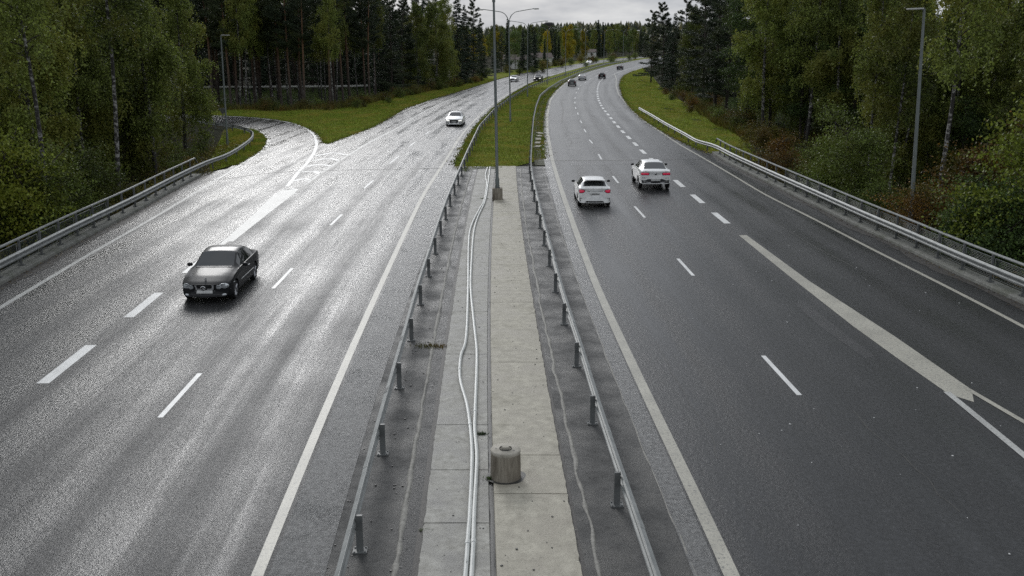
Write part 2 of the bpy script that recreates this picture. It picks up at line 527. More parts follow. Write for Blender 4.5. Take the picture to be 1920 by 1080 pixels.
def mat_paint_line(name, c=(0.62, 0.61, 0.57), wear=0.35):
    m, n, l, b = new_mat(name)
    pos = objvec(n, l)
    a = noise(n, l, 14, 5, 0.75, pos); f = noise(n, l, 60, 3, 0.7, pos); big = noise(n, l, 0.9, 4, 0.6, pos)
    r = ramp(n, [(0.50 + 0.2 * (1 - wear), g(0)), (0.60 + 0.2 * (1 - wear), g(1))])
    l.new(math_(n, l, 'MULTIPLY_ADD', a, 0.6, math_(n, l, 'MULTIPLY', f, 0.4)), r.inputs[0])
    r2 = ramp(n, [(0.3, tuple(x * 0.72 for x in c)), (0.7, c)]); l.new(big, r2.inputs[0])
    l.new(mixc(n, l, r.outputs[0], r2.outputs[0], (0.14, 0.14, 0.135)), b.inputs['Base Color'])
    b.inputs['Roughness'].default_value = 0.47
    bp = N(n, 'ShaderNodeBump', i_Strength=0.25, i_Distance=0.005); l.new(f, bp.inputs['Height']); l.new(bp.outputs[0], b.inputs['Normal'])
    return m

def mat_leaf(name, c0, c1, c2=None, trans=0.25, rough=0.55, patchscale=0.25):
    """leaves: colour varies leaf by leaf, by region of the wood and tree by tree"""
    m, n, l, b = new_mat(name)
    geo = n.new('ShaderNodeNewGeometry'); oi = n.new('ShaderNodeObjectInfo')
    r = ramp(n, [(0.0, c0), (1.0, c1)])
    t = math_(n, l, 'MULTIPLY_ADD', math_(n, l, 'POWER', geo.outputs['Random Per Island'], 2.2), 0.8, math_(n, l, 'MULTIPLY', oi.outputs['Random'], 0.2))
    l.new(t, r.inputs[0])
    col = r.outputs[0]
    if c2 is not None:
        nz = noise(n, l, patchscale, 4, 0.6, geo.outputs['Position'])
        rr = ramp(n, [(0.48, g(0)), (0.62, g(1))]); l.new(nz, rr.inputs[0])
        col = mixc(n, l, rr.outputs[0], col, c2)
    hv = n.new('ShaderNodeHueSaturation'); l.new(col, hv.inputs['Color'])
    l.new(math_(n, l, 'MULTIPLY_ADD', oi.outputs['Random'], 0.5, 0.75), hv.inputs['Value'])
    l.new(math_(n, l, 'MULTIPLY_ADD', geo.outputs['Random Per Island'], 0.03, 0.485), hv.inputs['Hue'])
    col = hv.outputs['Color']
    l.new(col, b.inputs['Base Color'])
    b.inputs['Roughness'].default_value = rough; b.inputs['Specular IOR Level'].default_value = 0.25
    if trans:
        tr = n.new('ShaderNodeBsdfTranslucent'); l.new(col, tr.inputs['Color'])
        mx = n.new('ShaderNodeMixShader'); mx.inputs[0].default_value = trans
        out = n['Material Output']
        l.new(b.outputs[0], mx.inputs[1]); l.new(tr.outputs[0], mx.inputs[2]); l.new(mx.outputs[0], out.inputs['Surface'])
    return m

def mat_birch_bark():
    m, n, l, b = new_mat('birch_bark')
    tc = n.new('ShaderNodeTexCoord')
    mp = n.new('ShaderNodeMapping'); mp.inputs['Scale'].default_value = (3, 3, 4.5); l.new(tc.outputs['Object'], mp.inputs['Vector'])
    a = noise(n, l, 1.0, 5, 0.7, mp.outputs[0])
    sep = n.new('ShaderNodeSeparateXYZ'); l.new(tc.outputs['Object'], sep.inputs[0])
    low = n.new('ShaderNodeMapRange'); l.new(sep.outputs['Z'], low.inputs['Value']); low.inputs['From Min'].default_value = 0; low.inputs['From Max'].default_value = 2.5
    low.inputs['To Min'].default_value = 0.12; low.inputs['To Max'].default_value = 0.0
    r = ramp(n, [(0.42, (0.33, 0.32, 0.30)), (0.50, (0.03, 0.027, 0.024))]); l.new(math_(n, l, 'ADD', a, low.outputs[0]), r.inputs[0])
    l.new(r.outputs[0], b.inputs['Base Color']); b.inputs['Roughness'].default_value = 0.75
    return m

def mat_pine_bark():
    m, n, l, b = new_mat('pine_bark')
    tc = n.new('ShaderNodeTexCoord'); sep = n.new('ShaderNodeSeparateXYZ'); l.new(tc.outputs['Object'], sep.inputs[0])
    mp = n.new('ShaderNodeMapping'); mp.inputs['Scale'].default_value = (6, 6, 1.5); l.new(tc.outputs['Object'], mp.inputs['Vector'])
    a = noise(n, l, 1.5, 5, 0.7, mp.outputs[0])
    up = n.new('ShaderNodeMapRange'); l.new(sep.outputs['Z'], up.inputs['Value']); up.inputs['From Min'].default_value = 3; up.inputs['From Max'].default_value = 9
    lo = ramp(n, [(0.35, (0.030, 0.024, 0.020)), (0.7, (0.12, 0.095, 0.08))]); l.new(a, lo.inputs[0])
    hi = ramp(n, [(0.35, (0.10, 0.055, 0.03)), (0.7, (0.24, 0.13, 0.07))]); l.new(a, hi.inputs[0])
    l.new(mixc(n, l, up.outputs[0], lo.outputs[0], hi.outputs[0]), b.inputs['Base Color']); b.inputs['Roughness'].default_value = 0.9
    return m

def mat_grass():
    m, n, l, b = new_mat('grass')
    pos = objvec(n, l)
    a = noise(n, l, 0.9, 6, 0.75, pos); big = noise(n, l, 0.12, 4, 0.6, pos); f = noise(n, l, 5, 4, 0.8, pos)
    r = ramp(n, [(0.3, (0.055, 0.072, 0.012)), (0.5, (0.15, 0.185, 0.022)), (0.75, (0.30, 0.32, 0.05))])
    l.new(math_(n, l, 'MULTIPLY_ADD', math_(n, l, 'ADD', math_(n, l, 'MULTIPLY_ADD', f, 0.5, math_(n, l, 'MULTIPLY', a, 0.5)), -0.5), 1.7, 0.5), r.inputs[0])
    rr = ramp(n, [(0.5, g(0)), (0.66, g(1))]); l.new(big, rr.inputs[0])
    l.new(mixc(n, l, math_(n, l, 'MULTIPLY', rr.outputs[0], 0.6), r.outputs[0], (0.17, 0.145, 0.03)), b.inputs['Base Color'])
    b.inputs['Roughness'].default_value = 0.95; b.inputs['Specular IOR Level'].default_value = 0.03
    bp = N(n, 'ShaderNodeBump', i_Strength=0.8, i_Distance=0.10); l.new(f, bp.inputs['Height']); l.new(bp.outputs[0], b.inputs['Normal'])
    return m

M = {}
M['asphalt_left'] = mat_asphalt('asphalt_left', 0.025, rough=(0.20, 0.50), bd=0.036, bs=(1.0, 0.45))
M['asphalt_right'] = mat_asphalt('asphalt_right', 0.016, (1, 1.02, 1.07), rough=(0.24, 0.46), bd=0.026, bs=(0.8, 0.35), hi=4.0)
M['repair'] = mat_rough('asphalt_repair', (0.010, 0.010, 0.011), (0.040, 0.040, 0.042), 9, bump=0.6, bdist=0.02, wet=(0.28, 0.45))
M['repair_pale'] = mat_rough('asphalt_worn_patch', (0.035, 0.035, 0.036), (0.085, 0.085, 0.085), 9, bump=0.5, bdist=0.02, wet=(0.35, 0.5))
M['line'] = mat_paint_line('road_paint', (0.50, 0.50, 0.475), 0.9)
M['line_worn'] = mat_paint_line('road_paint_worn', (0.46, 0.44, 0.37), 0.95)
M['line_clean'] = mat_paint_line('road_paint_clean', (0.78, 0.78, 0.76), 0.0)
M['slab'] = mat_rough('concrete_slab', (0.29, 0.27, 0.22), (0.52, 0.49, 0.405), 4, bump=0.6, bdist=0.02, c2=(0.30, 0.275, 0.22), scale2=0.9, wet=(0.55, 0.85), speck=0.7, spec=0.35)
M['slab_wet'] = mat_rough('concrete_slab_damp', (0.27, 0.26, 0.23), (0.46, 0.45, 0.41), 6, bump=0.7, bdist=0.02, c2=(0.19, 0.185, 0.17), scale2=1.3, wet=(0.5, 0.85), speck=0.8, spec=0.4)
M['strip'] = mat_rough('concrete_strip', (0.024, 0.024, 0.024), (0.075, 0.075, 0.072), 7, bump=0.8, bdist=0.025, c2=(0.055, 0.053, 0.048), scale2=0.8, wet=(0.4, 0.7), speck=0.7, spec=0.4)
M['ridge'] = mat_rough('pale_mortar', (0.14, 0.135, 0.12), (0.30, 0.29, 0.26), 12, bump=0.4, rough=0.7)
M['seam'] = mat_rough('bitumen_seam', (0.02, 0.02, 0.02), (0.06, 0.058, 0.05), 9, rough=0.5, bump=0.4)
M['worn_band'] = mat_rough('worn_shoulder', (0.07, 0.07, 0.07), (0.24, 0.24, 0.235), 9, bump=1.0, bdist=0.03, wet=(0.25, 0.5), speck=0.8)
M['shoulder'] = mat_rough('dark_shoulder', (0.026, 0.026, 0.026), (0.075, 0.074, 0.072), 9, bump=0.9, bdist=0.03, wet=(0.35, 0.65), speck=0.4)
M['kerb'] = mat_rough('kerb_concrete', (0.13, 0.13, 0.118), (0.25, 0.25, 0.225), 6, bump=0.4, c2=(0.12, 0.125, 0.10), scale2=1.2)
M['gutter'] = mat_rough('gutter_dirt', (0.016, 0.014, 0.012), (0.05, 0.045, 0.04), 9, bump=0.7, rough=0.6)
M['steel'] = mat_rough('galvanised_steel', (0.20, 0.21, 0.205), (0.33, 0.34, 0.33), 3, rough=0.55, bump=0.05, spec=0.6)
M['steel'].node_tree.nodes['Principled BSDF'].inputs['Metallic'].default_value = 0.2
M['steel_dark'] = mat_rough('weathered_steel', (0.10, 0.105, 0.105), (0.17, 0.175, 0.17), 5, rough=0.5, bump=0.05)
M['mesh'] = mat_rough('mesh_wire', (0.06, 0.075, 0.07), (0.11, 0.125, 0.115), 5, rough=0.5, bump=0)
M['pole'] = mat_rough('lamp_pole_grey', (0.11, 0.125, 0.12), (0.17, 0.19, 0.18), 2.5, rough=0.45, bump=0.03)
M['lamp_head'] = mat_plain('lamp_head_pale', (0.5, 0.5, 0.48), 0.4)
M['pipe'] = mat_rough('pale_conduit', (0.42, 0.43, 0.41), (0.58, 0.59, 0.56), 4, rough=0.4, bump=0.05)
M['drum'] = mat_rough('stained_concrete', (0.15, 0.13, 0.10), (0.36, 0.325, 0.265), 5, rough=0.8, bump=0.5, stretch=(3, 3, 0.5), c2=(0.12, 0.10, 0.075), scale2=1.5)
M['drum_top'] = mat_rough('weathered_concrete', (0.28, 0.26, 0.215), (0.46, 0.43, 0.37), 7, rough=0.8, bump=0.4)
M['grass'] = mat_grass()
M['forest_floor'] = mat_rough('forest_floor', (0.010, 0.012, 0.006), (0.034, 0.036, 0.015), 1.2, rough=0.95, bump=1.0, bdist=0.15, c2=(0.030, 0.024, 0.012), scale2=0.15, spec=0.1)
M['birch_bark'] = mat_birch_bark()
M['pine_bark'] = mat_pine_bark()
M['dark_bark'] = mat_rough('dark_bark', (0.022, 0.018, 0.015), (0.075, 0.062, 0.05), 5, rough=0.95, bump=0.5, stretch=(3, 3, 0.7))
M['birch_leaf'] = mat_leaf('birch_leaf', (0.044, 0.066, 0.018), (0.33, 0.38, 0.08), (0.19, 0.20, 0.04), 0.33)
M['birch_yellow'] = mat_leaf('birch_leaf_yellow', (0.20, 0.19, 0.015), (0.55, 0.38, 0.02), (0.20, 0.22, 0.03), 0.35)
M['broad_leaf'] = mat_leaf('alder_leaf', (0.024, 0.048, 0.016), (0.18, 0.26, 0.06), (0.10, 0.13, 0.03), 0.25)
M['shrub_leaf'] = mat_leaf('shrub_leaf', (0.030, 0.048, 0.012), (0.24, 0.30, 0.055), (0.10, 0.12, 0.02), 0.2, patchscale=0.5)
M['shrub_lime'] = mat_leaf('shrub_leaf_lime', (0.11, 0.15, 0.02), (0.46, 0.52, 0.07), (0.22, 0.25, 0.03), 0.25)
M['shrub_rust'] = mat_leaf('shrub_leaf_rust', (0.07, 0.045, 0.010), (0.34, 0.16, 0.03), (0.10, 0.10, 0.02), 0.2, patchscale=0.7)
M['pine_needle'] = mat_leaf('pine_needle', (0.022, 0.034, 0.020), (0.075, 0.10, 0.045), (0.06, 0.075, 0.03), 0.05)
M['spruce_needle'] = mat_leaf('spruce_needle', (0.018, 0.032, 0.021), (0.062, 0.094, 0.048), (0.042, 0.064, 0.03), 0.05)
M['weed'] = mat_leaf('weed_leaf', (0.04, 0.046, 0.010), (0.24, 0.22, 0.04), (0.17, 0.11, 0.025), 0.2, patchscale=0.35)
M['grass_blade'] = mat_leaf('grass_blade', (0.07, 0.10, 0.012), (0.32, 0.40, 0.045), (0.30, 0.26, 0.05), 0.25, patchscale=0.3)
M['dead_leaf'] = mat_leaf('dead_leaf', (0.05, 0.035, 0.018), (0.22, 0.16, 0.07), (0.10, 0.07, 0.03), 0.0)
M['glass'] = mat_plain('car_glass', (0.016, 0.019, 0.020), 0.04, spec=0.9)
M['glass_grey'] = mat_plain('car_glass_grey', (0.06, 0.066, 0.068), 0.08, spec=0.9)
M['tyre'] = mat_plain('tyre_rubber', (0.014, 0.014, 0.014), 0.7)
M['rim'] = mat_plain('wheel_alloy', (0.34, 0.34, 0.35), 0.3, metal=0.8)
M['trim'] = mat_plain('black_trim', (0.012, 0.012, 0.013), 0.45)
M['chrome'] = mat_plain('chrome', (0.6, 0.6, 0.6), 0.15, metal=1.0)
M['plate'] = mat_plain('plate_white', (0.62, 0.62, 0.60), 0.4)
M['headlamp'] = mat_plain('headlamp_glass', (0.55, 0.57, 0.58), 0.08, metal=0.5, coat=1)
M['headlamp_lit'] = mat_plain('headlamp_lit', (0.9, 0.9, 0.9), 0.2, emit=((1, 0.98, 0.93), 1.2))
M['tail'] = mat_plain('tail_lamp', (0.30, 0.012, 0.035), 0.2, coat=1)
M['tail_lit'] = mat_plain('tail_lamp_lit', (0.55, 0.02, 0.06), 0.2, coat=1, emit=((1, 0.02, 0.12), 0.16))
def mat_paint(name, c, metal=0.0, rough=0.35):
    m = mat_plain(name, c, rough, metal, coat=1.0)
    return m
M['paint_black'] = mat_paint('paint_black', (0.005, 0.0055, 0.0065), 0.0, 0.55)
M['paint_black'].node_tree.nodes['Principled BSDF'].inputs['Coat Weight'].default_value = 0.30; M['paint_black'].node_tree.nodes['Principled BSDF'].inputs['Coat Roughness'].default_value = 0.16; M['paint_black'].node_tree.nodes['Principled BSDF'].inputs['Specular IOR Level'].default_value = 0.2
M['paint_white'] = mat_paint('paint_white', (0.84, 0.84, 0.82))
M['paint_silver'] = mat_paint('paint_silver', (0.42, 0.42, 0.42), 0.6, 0.35)
M['paint_grey'] = mat_paint('paint_grey', (0.07, 0.072, 0.075), 0.5, 0.35)
# ------------------------------------------------------------------ terrain
def build_terrain():
    xs = np.concatenate([np.arange(-840, -120, 40), np.arange(-120, -60, 6), np.arange(-60, 60, 1.5), np.arange(60, 150, 6), np.arange(150, 1040, 50)])
    ys = np.concatenate([np.arange(-60, 0, 10), np.arange(0, 140, 1.5), np.arange(140, 300, 4), np.arange(300, 620, 10), np.arange(620, 2400, 90)])
    X, Y = np.meshgrid(xs, ys)
    Z = ground(X.ravel(), Y.ravel()).reshape(X.shape)
    # a wooded ridge beyond everything
    Z = Z + 33 * smoothstep(900, 1900, Y) * (0.75 + 0.25 * np.sin(X / 140.0)) * smoothstep(-900, -100, X) * (1 - 0.45 * smoothstep(350, 900, X))
    nx, ny = len(xs), len(ys)
    v = np.column_stack([X.ravel(), Y.ravel(), Z.ravel()])
    i = (np.arange(ny - 1)[:, None] * nx + np.arange(nx - 1)[None, :]).ravel()
    f = np.column_stack([i, i + 1, i + 1 + nx, i + nx])
    o = obj('ground', mesh_np('ground', v, f, True), M['forest_floor'])
    o['kind'] = 'structure'
build_terrain()

# ------------------------------------------------------------------ carriageways
RAMP_EDGE = wline([(608,268),(604,260),(596,250),(577,239.5),(552,230.5),(520,224.5),(480,220.3),(440,217.6),(400,216.3),(333,214.8),(250,213.4)], far=60, bend=-0.1, step=1.0, sm=1)
la = lambda ref, s: (lambda vo: {'lat': s * sdist(vo, ref), 'along': vo[:, 1]})
left_out = np.vstack([KL, offset(LLE, 0.5)[LLE[:, 1] > BRIDGE_L + 1][0:], RAMP_EDGE[::-1], LPE, offset(LRE, -0.85)[::-1]])
left_road = patch('left_carriageway', left_out, M['asphalt_left'], 0.0, grid=3.0, attr=la(LRE, 1), kind='structure')
right_out = np.vstack([offset(RLE, 0.5), RPE[::-1], KR[::-1]])
right_road = patch('right_carriageway', right_out, M['asphalt_right'], 0.0, grid=3.0, attr=la(RLE, -1), kind='structure')

# ------------------------------------------------------------------ painted lines (each piece its own part of the road it lies on)
D1, D2 = 0.004, 0.009
ribbon('edge_line', LRE, 0.20, M['line_worn'], D1, left_road)
ribbon('edge_line', LLE, 0.20, M['line'], D1, left_road)
ribbon('edge_line', RMP[1:], 0.24, M['line_clean'], D1, left_road)
ribbon('edge_line', LML[1:], 0.20, M['line'], D1, left_road)
ribbon('edge_line', RLE, 0.26, M['line_worn'], D1, right_road)
ribbon('edge_line', RRE, 0.17, M['line_worn'], D1, right_road)
ribbon('edge_line', RRP, 0.3, M['line'], D1, right_road)

def dash(name, a, b, width, mat, parent):
    a, b = np.array(P(*a)), np.array(P(*b))
    p = np.linspace(a, b, 3)
    ribbon(name, p, width, mat, D1, parent)

for a, b in [((300,783),(375,700)), ((512,541),(548,503)), ((620,422),(641,402)), ((683,353),(700,338)), ((730,307),(748,293)), ((767,275),(779,266)),
             ((797,252),(806,246)), ((822,232),(829,228)), ((862,205),(867,202)), ((880,194),(884,191.5)), ((898,184),(902,182)), ((912,178),(916,176))]:
    dash('lane_dash', a, b, 0.13, M['line_clean'], left_road)
for a, b in [((1499,741),(1431,667)), ((1300,517),(1271,485)), ((1209,408),(1190,387)), ((1159,343),(1149,330)), ((1128,299),(1122,289)), ((1111,269),(1105,262)),
             ((1099,248),(1095,242)), ((1091,231),(1088,226)), ((1084,215),(1083,211)), ((1080,204),(1079,201)), ((1078,194),(1078,191)), ((1078,185),(1078.5,182)),
             ((1080,175),(1081,172)), ((1084,168),(1085,165)), ((1088,161),(1090,159)), ((1096,156),(1098,154)), ((1105,149),(1108,147)), ((1118,143),(1122,141)), ((1134,136),(1139,134))]:
    dash('lane_dash', a, b, 0.13, M['line_clean'], right_road)
# wide short dashes of the slip lane
WD = wline([(1392,441),(1350,408),(1308,373),(1273,344),(1224,300),(1206,285),(1192,271),(1180,259),(1170,249.5),(1161.5,240),(1153.5,231.5),(1147.5,224),(1142,217),(1137,211),(1132,205),(1127,197.5),(1123,189),(1120.5,180),(1120,170),(1121,162),(1124,154),(1130,148),(1140,142),(1152,138)], step=0.5, sm=8)
sd = np.concatenate([[0], np.cumsum(np.linalg.norm(np.diff(WD, axis=0), axis=1))])
y1, y0 = P(1362, 419)[1], P(1338, 398)[1]
s0 = float(np.interp(y1, WD[:, 1], sd)); k = 0
while s0 + 6 * k + 3 < sd[-1] - 30:
    q = np.linspace(s0 + 6.15 * k, s0 + 6.15 * k + 3.1, 4)
    q = q[q < sd[-1]]
    if len(q) < 4: break
    ribbon('wide_dash', np.column_stack([np.interp(q, sd, WD[:, 0]), np.interp(q, sd, WD[:, 1])]), 0.32, M['line_clean'], D1, right_road); k += 1
for a, b in [((80,719),(171,647)), ((241,595),(298,549)), ((348,512),(386,482))]:
    dash('wide_dash', a, b, 0.32, M['line_clean'], left_road)

def quadpatch(name, pxs, mat, parent, dz=D1):
    return patch(name, [P(*p) for p in pxs], mat, dz, parent)
# left splitter: solid wedge, then chevrons
quadpatch('gore_wedge', [(405,463),(416,463),(428,453),(437,453),(490,411),(527,382),(560,357),(553,355.5),(535,353),(512,366),(477,401),(426,446)], M['line'], left_road)
for c in [((1405,210),(1540,184),(1650,203)), ((1380,245),(1520,226),(1580,245)), ((1340,288),(1440,272),(1530,288)), ((1305,330),(1400,322),(1440,346)), ((1240,397),(1320,380),(1370,388)), ((1170,461),(1225,457),(1280,464))]:
    w = np.array([P(240 + x / 4, 240 + y / 4) for x, y in c])
    ribbon('chevron', resample(w, 0.6), 0.38, M['line_clean'], D1, left_road)
# right splitter
quadpatch('gore_wedge', [(1385,441),(1400,441),(1516,526),(1604,583),(1678,631),(1750,681),(1822,731),(1826,754),(1779,739),(1690,677),(1600,612),(1480,518)], M['line_worn'], right_road)
ribbon('gore_line', wline([(1775,735),(1919,853),(2060,970)], step=1), 0.17, M['line'], D2, right_road)
ribbon('gore_line', wline([(1815,730),(1919,791),(2060,872)], step=1), 0.15, M['line_worn'], D2, right_road)

# expansion joints across the bridge ends, cracks and seams
ribbon('joint', wline([(345,342),(410,338),(500,324),(565,321)], step=1), 0.12, M['seam'], D2, left_road)
ribbon('joint', wline([(600,320),(720,317.5)], step=1), 0.12, M['seam'], D2, left_road)
ribbon('joint', wline([(720,317.5),(830,316)], step=1), 0.10, M['ridge'], D2, left_road)
ribbon('joint', wline([(1000,302),(1090,301),(1187,300)], step=1), 0.14, M['ridge'], D2, right_road)
ribbon('joint', wline([(1187,300),(1250,299.5),(1336,299)], step=1), 0.09, M['seam'], D2, right_road)
ribbon('patch_edge', wline([(820,262.5),(866,264)], step=1), 0.2, M['ridge'], D1, left_road)
def crack(pxs, wdt, parent, mat='seam', amp=0.05, dz=0.003):
    w = wline(pxs, step=0.35, sm=2)
    a = np.cumsum(rng.normal(0, 1, len(w))); a -= np.linspace(a[0], a[-1], len(w)); a = a / (np.abs(a).max() + 1e-6) * amp
    ribbon('crack', w + normals2(w) * a[:, None], wdt, M[mat], dz, parent)
crack([(298,549),(240,597)], 0.05, left_road); crack([(228,597),(182,646)], 0.06, left_road)
crack([(376,699),(512,541)], 0.02, left_road); crack([(548,503),(620,422)], 0.025, left_road); crack([(641,402),(683,353)], 0.03, left_road)
crack([(700,338),(730,307)], 0.04, left_road); crack([(748,293),(822,232)], 0.05, left_road)
crack([(557,360),(585,342),(603,327),(628,311),(655,292)], 0.22, left_road, amp=0.12, dz=0.006)
crack([(690,264),(755,231),(817,194),(850,181)], 0.12, left_road)
crack([(1128,299),(1150,330)], 0.04, right_road); crack([(1160,343),(1175,368)], 0.04, right_road)
crack([(1310,374),(1335,396)], 0.04, right_road)
crack([(1400,385),(1500,445),(1600,500)], 0.05, right_road, amp=0.1); crack([(1053,190),(1054,230)], 0.15, right_road, amp=0.2)
crack([(1062,250),(1072,275)], 0.12, right_road, amp=0.2)

quadpatch('repair_patch', [(1064,250),(1086,248),(1092,272),(1086,290),(1070,292),(1062,275)], M['repair_pale'], right_road, 0.0025)
quadpatch('repair_patch', [(1068,300),(1180,300),(1184,309),(1068,310)], M['repair'], right_road, 0.0025)
quadpatch('repair_patch', [(1500,560),(1560,606),(1640,668),(1622,672),(1540,614),(1490,570)], M['repair'], right_road, 0.0025)
quadpatch('repair_patch', [(1050,205),(1066,204),(1066,222),(1051,224)], M['repair_pale'], right_road, 0.0025)
quadpatch('repair_patch', [(770,262),(830,264),(822,284),(760,284)], M['repair'], left_road, 0.0025)
crack([(1230,640),(1290,760),(1345,860)], 0.02, right_road, amp=0.15)
crack([(1600,770),(1700,860),(1800,960)], 0.03, right_road, amp=0.12)
crack([(150,760),(320,620),(420,540)], 0.02, left_road, amp=0.1)
crack([(500,900),(570,760),(640,620)], 0.02, left_road, amp=0.1)

# ------------------------------------------------------------------ middle of the bridge
JL = 318
lines = {
 'SL': wline([(602,1080),(607,1060),(675,825),(728,675),(772,540),(812,440),(845,365),(868,318)], near=True, sm=14),
 'RDL': wline([(740,1080),(784,810),(805,675),(827,550),(837,507),(856,425),(870,362),(885,320)], near=True, sm=14),
 'SE': wline([(782,1080),(799,940),(815,810),(832,675),(847,562),(860,485),(875,420),(882,375),(895,320)], near=True, sm=14),
 'SM': wline([(926,1080),(920,922),(916,810),(916,675),(916,570),(920,420),(925,375),(929,318)], near=True, sm=14),
 'SR': wline([(1095,1080),(1042,805),(1018,675),(998,562),(980,440),(970,350),(967,311)], near=True, sm=14),
 'RDR': wline([(1126,1080),(1065,810),(1035,675),(1013,558),(990,450),(981,390),(976,309)], near=True, sm=14),
 'L2': wline([(1300,1080),(1257,980),(1212,865),(1188,803),(1145,695),(1094,552),(1050,435),(1028,360),(1017,306)], near=True, sm=14),
}
for k_ in lines:
    l_ = lines[k_]; c_ = np.polyfit(l_[:, 1], l_[:, 0], 3); lines[k_] = np.column_stack([np.polyval(c_, l_[:, 1]), l_[:, 1]])
y_end = P(930, 318)[1]
def at_y(name, y): 
    l = lines[name] if isinstance(name, str) else name
    return float(np.interp(y, l[:, 1], l[:, 0]))
def strip_between(name, a, b, y0, y1, mat, dz, parent=None, step=2.0, kind=None):
    ys = np.arange(y0, y1 + 1e-6, (y1 - y0) / max(1, round((y1 - y0) / step)))
    la_, lb_ = (a if callable(a) else (lambda y: at_y(a, y))), (b if callable(b) else (lambda y: at_y(b, y)))
    v = [(la_(y), y, dz) for y in ys] + [(lb_(y), y, dz) for y in ys]; k = len(ys)
    o = obj(name, mesh_py(name, v, [(i, i + k, i + 1 + k, i + 1) for i in range(k - 1)]), mat, parent)
    if kind: o['kind'] = kind
    return o
lre_in = offset(LRE, -0.85); rle_in = offset(RLE, 0.5)
ye2 = P(930, 312)[1]
median = strip_between('bridge_median', lre_in, rle_in, 1.0, ye2, M['strip'], 0.0, kind='structure')
strip_between('worn_shoulder', offset(LRE, -0.18), 'SL', 1.0, y_end, M['worn_band'], 0.0065, median)
strip_between('worn_shoulder', offset(RLE, 0.62), offset(RLE, 0.18), 1.0, ye2 + 18, M['worn_band'], 0.0065, median)
strip_between('dark_shoulder', 'L2', offset(RLE, 0.64), 1.0, ye2, M['shoulder'], 0.0035, median)
ragl = lines['L2'][lines['L2'][:, 1] < ye2]
def ragged(pxline, amp, wdt, mat, h, name, parent, y1):
    l = resample(lines[pxline][lines[pxline][:, 1] < y1], 0.3)
    n = len(l); a = rng.normal(0, amp, n); a = np.convolve(a, [.25, .5, .25], 'same')
    l = l + np.column_stack([a, np.zeros(n)])
    ww = wdt * (0.6 + rng.random(n) * 0.9)
    v = []; nn = normals2(l)
    for p, q, w_ in zip(l, nn, ww):
        for sd_, hh in ((-w_ / 2, 0.002), (-w_ / 4, h), (w_ / 4, h), (w_ / 2, 0.002)):
            v.append((p[0] + q[0] * sd_, p[1] + q[1] * sd_, hh * (1 if hh < h else 0.6 + 0.8 * rng.random())))
    f = [(i * 4 + k, i * 4 + 4 + k, i * 4 + 5 + k, i * 4 + 1 + k)[::-1] for i in range(n - 1) for k in range(3)]
    obj(name, mesh_py(name, v, f, True), mat, parent)
ragged('RDL', 0.015, 0.09, M['ridge'], 0.03, 'mortar_ridge', median, y_end)
ragged('RDR', 0.03, 0.07, M['ridge'], 0.02, 'mortar_ridge', median, ye2)
ragged('L2', 0.02, 0.035, M['ridge'], 0.008, 'mortar_ridge', median, ye2)
ragged('SM', 0.015, 0.10, M['seam'], 0.004, 'slab_seam', median, y_end)
strip_between('slab_gap', lambda y: at_y('SE', y) - 0.075, lambda y: at_y('SE', y) + 0.08, 1.0, y_end, M['gutter'], 0.0052, median)
strip_between('slab_gap', lambda y: at_y('SR', y) - 0.06, lambda y: at_y('SR', y) + 0.055, 1.0, ye2, M['gutter'], 0.0052, median)
strip_between('damp_band', lambda y: at_y('SE', y) - 0.33 - 0.05 * math.sin(y), lambda y: at_y('SE', y) - 0.076, 1.0, y_end, M['shoulder'], 0.005, median)
# concrete slabs, cast bay by bay
def slab(x0f, x1f, y0, y1, mat, jag0=False, jag1=False):
    n = max(4, int((y1 - y0) / 0.16)); ys = np.linspace(y0, y1, n + 1); b = MB(); v = []
    for i, y in enumerate(ys):
        a = x0f(y) + (rng.normal(0, 0.007) if jag0 else 0); c = x1f(y) + (rng.normal(0, 0.007) if jag1 else 0)
        dz = rng.normal(0, 0.0006)
        v += [(a, y, 0.001), (a + 0.01, y, 0.044 + dz), ((a + c) / 2, y, 0.047 + dz), (c - 0.01, y, 0.044 + dz), (c, y, 0.001)]
    f = [(i * 5 + k, i * 5 + k + 1, i * 5 + k + 6, i * 5 + k + 5) for i in range(n) for k in range(4)] + [(0, 4, 3, 2, 1), tuple(n * 5 + k for k in range(5))]
    obj('slab', mesh_py('slab', v, f), mat, median)
yr = [1.0] + sorted(P(950, p)[1] for p in (930, 857, 682, 569, 499, 442, 398, 362, 336)) + [ye2 - 0.1]
for a, b in zip(yr[:-1], yr[1:]):
    slab(lambda y: at_y('SM', y) + 0.045, lambda y: at_y('SR', y) - 0.01, a + 0.02, b - 0.01, M['slab'], jag1=True)
yl = [1.0] + sorted(P(880, p)[1] for p in (985, 885, 800, 667, 586, 519, 465, 416, 378, 346)) + [y_end - 0.1]
for a, b in zip(yl[:-1], yl[1:]):
    slab(lambda y: at_y('SE', y) + 0.02, lambda y: at_y('SM', y) - 0.045, a + 0.02, b - 0.01, M['slab_wet'], jag0=True)

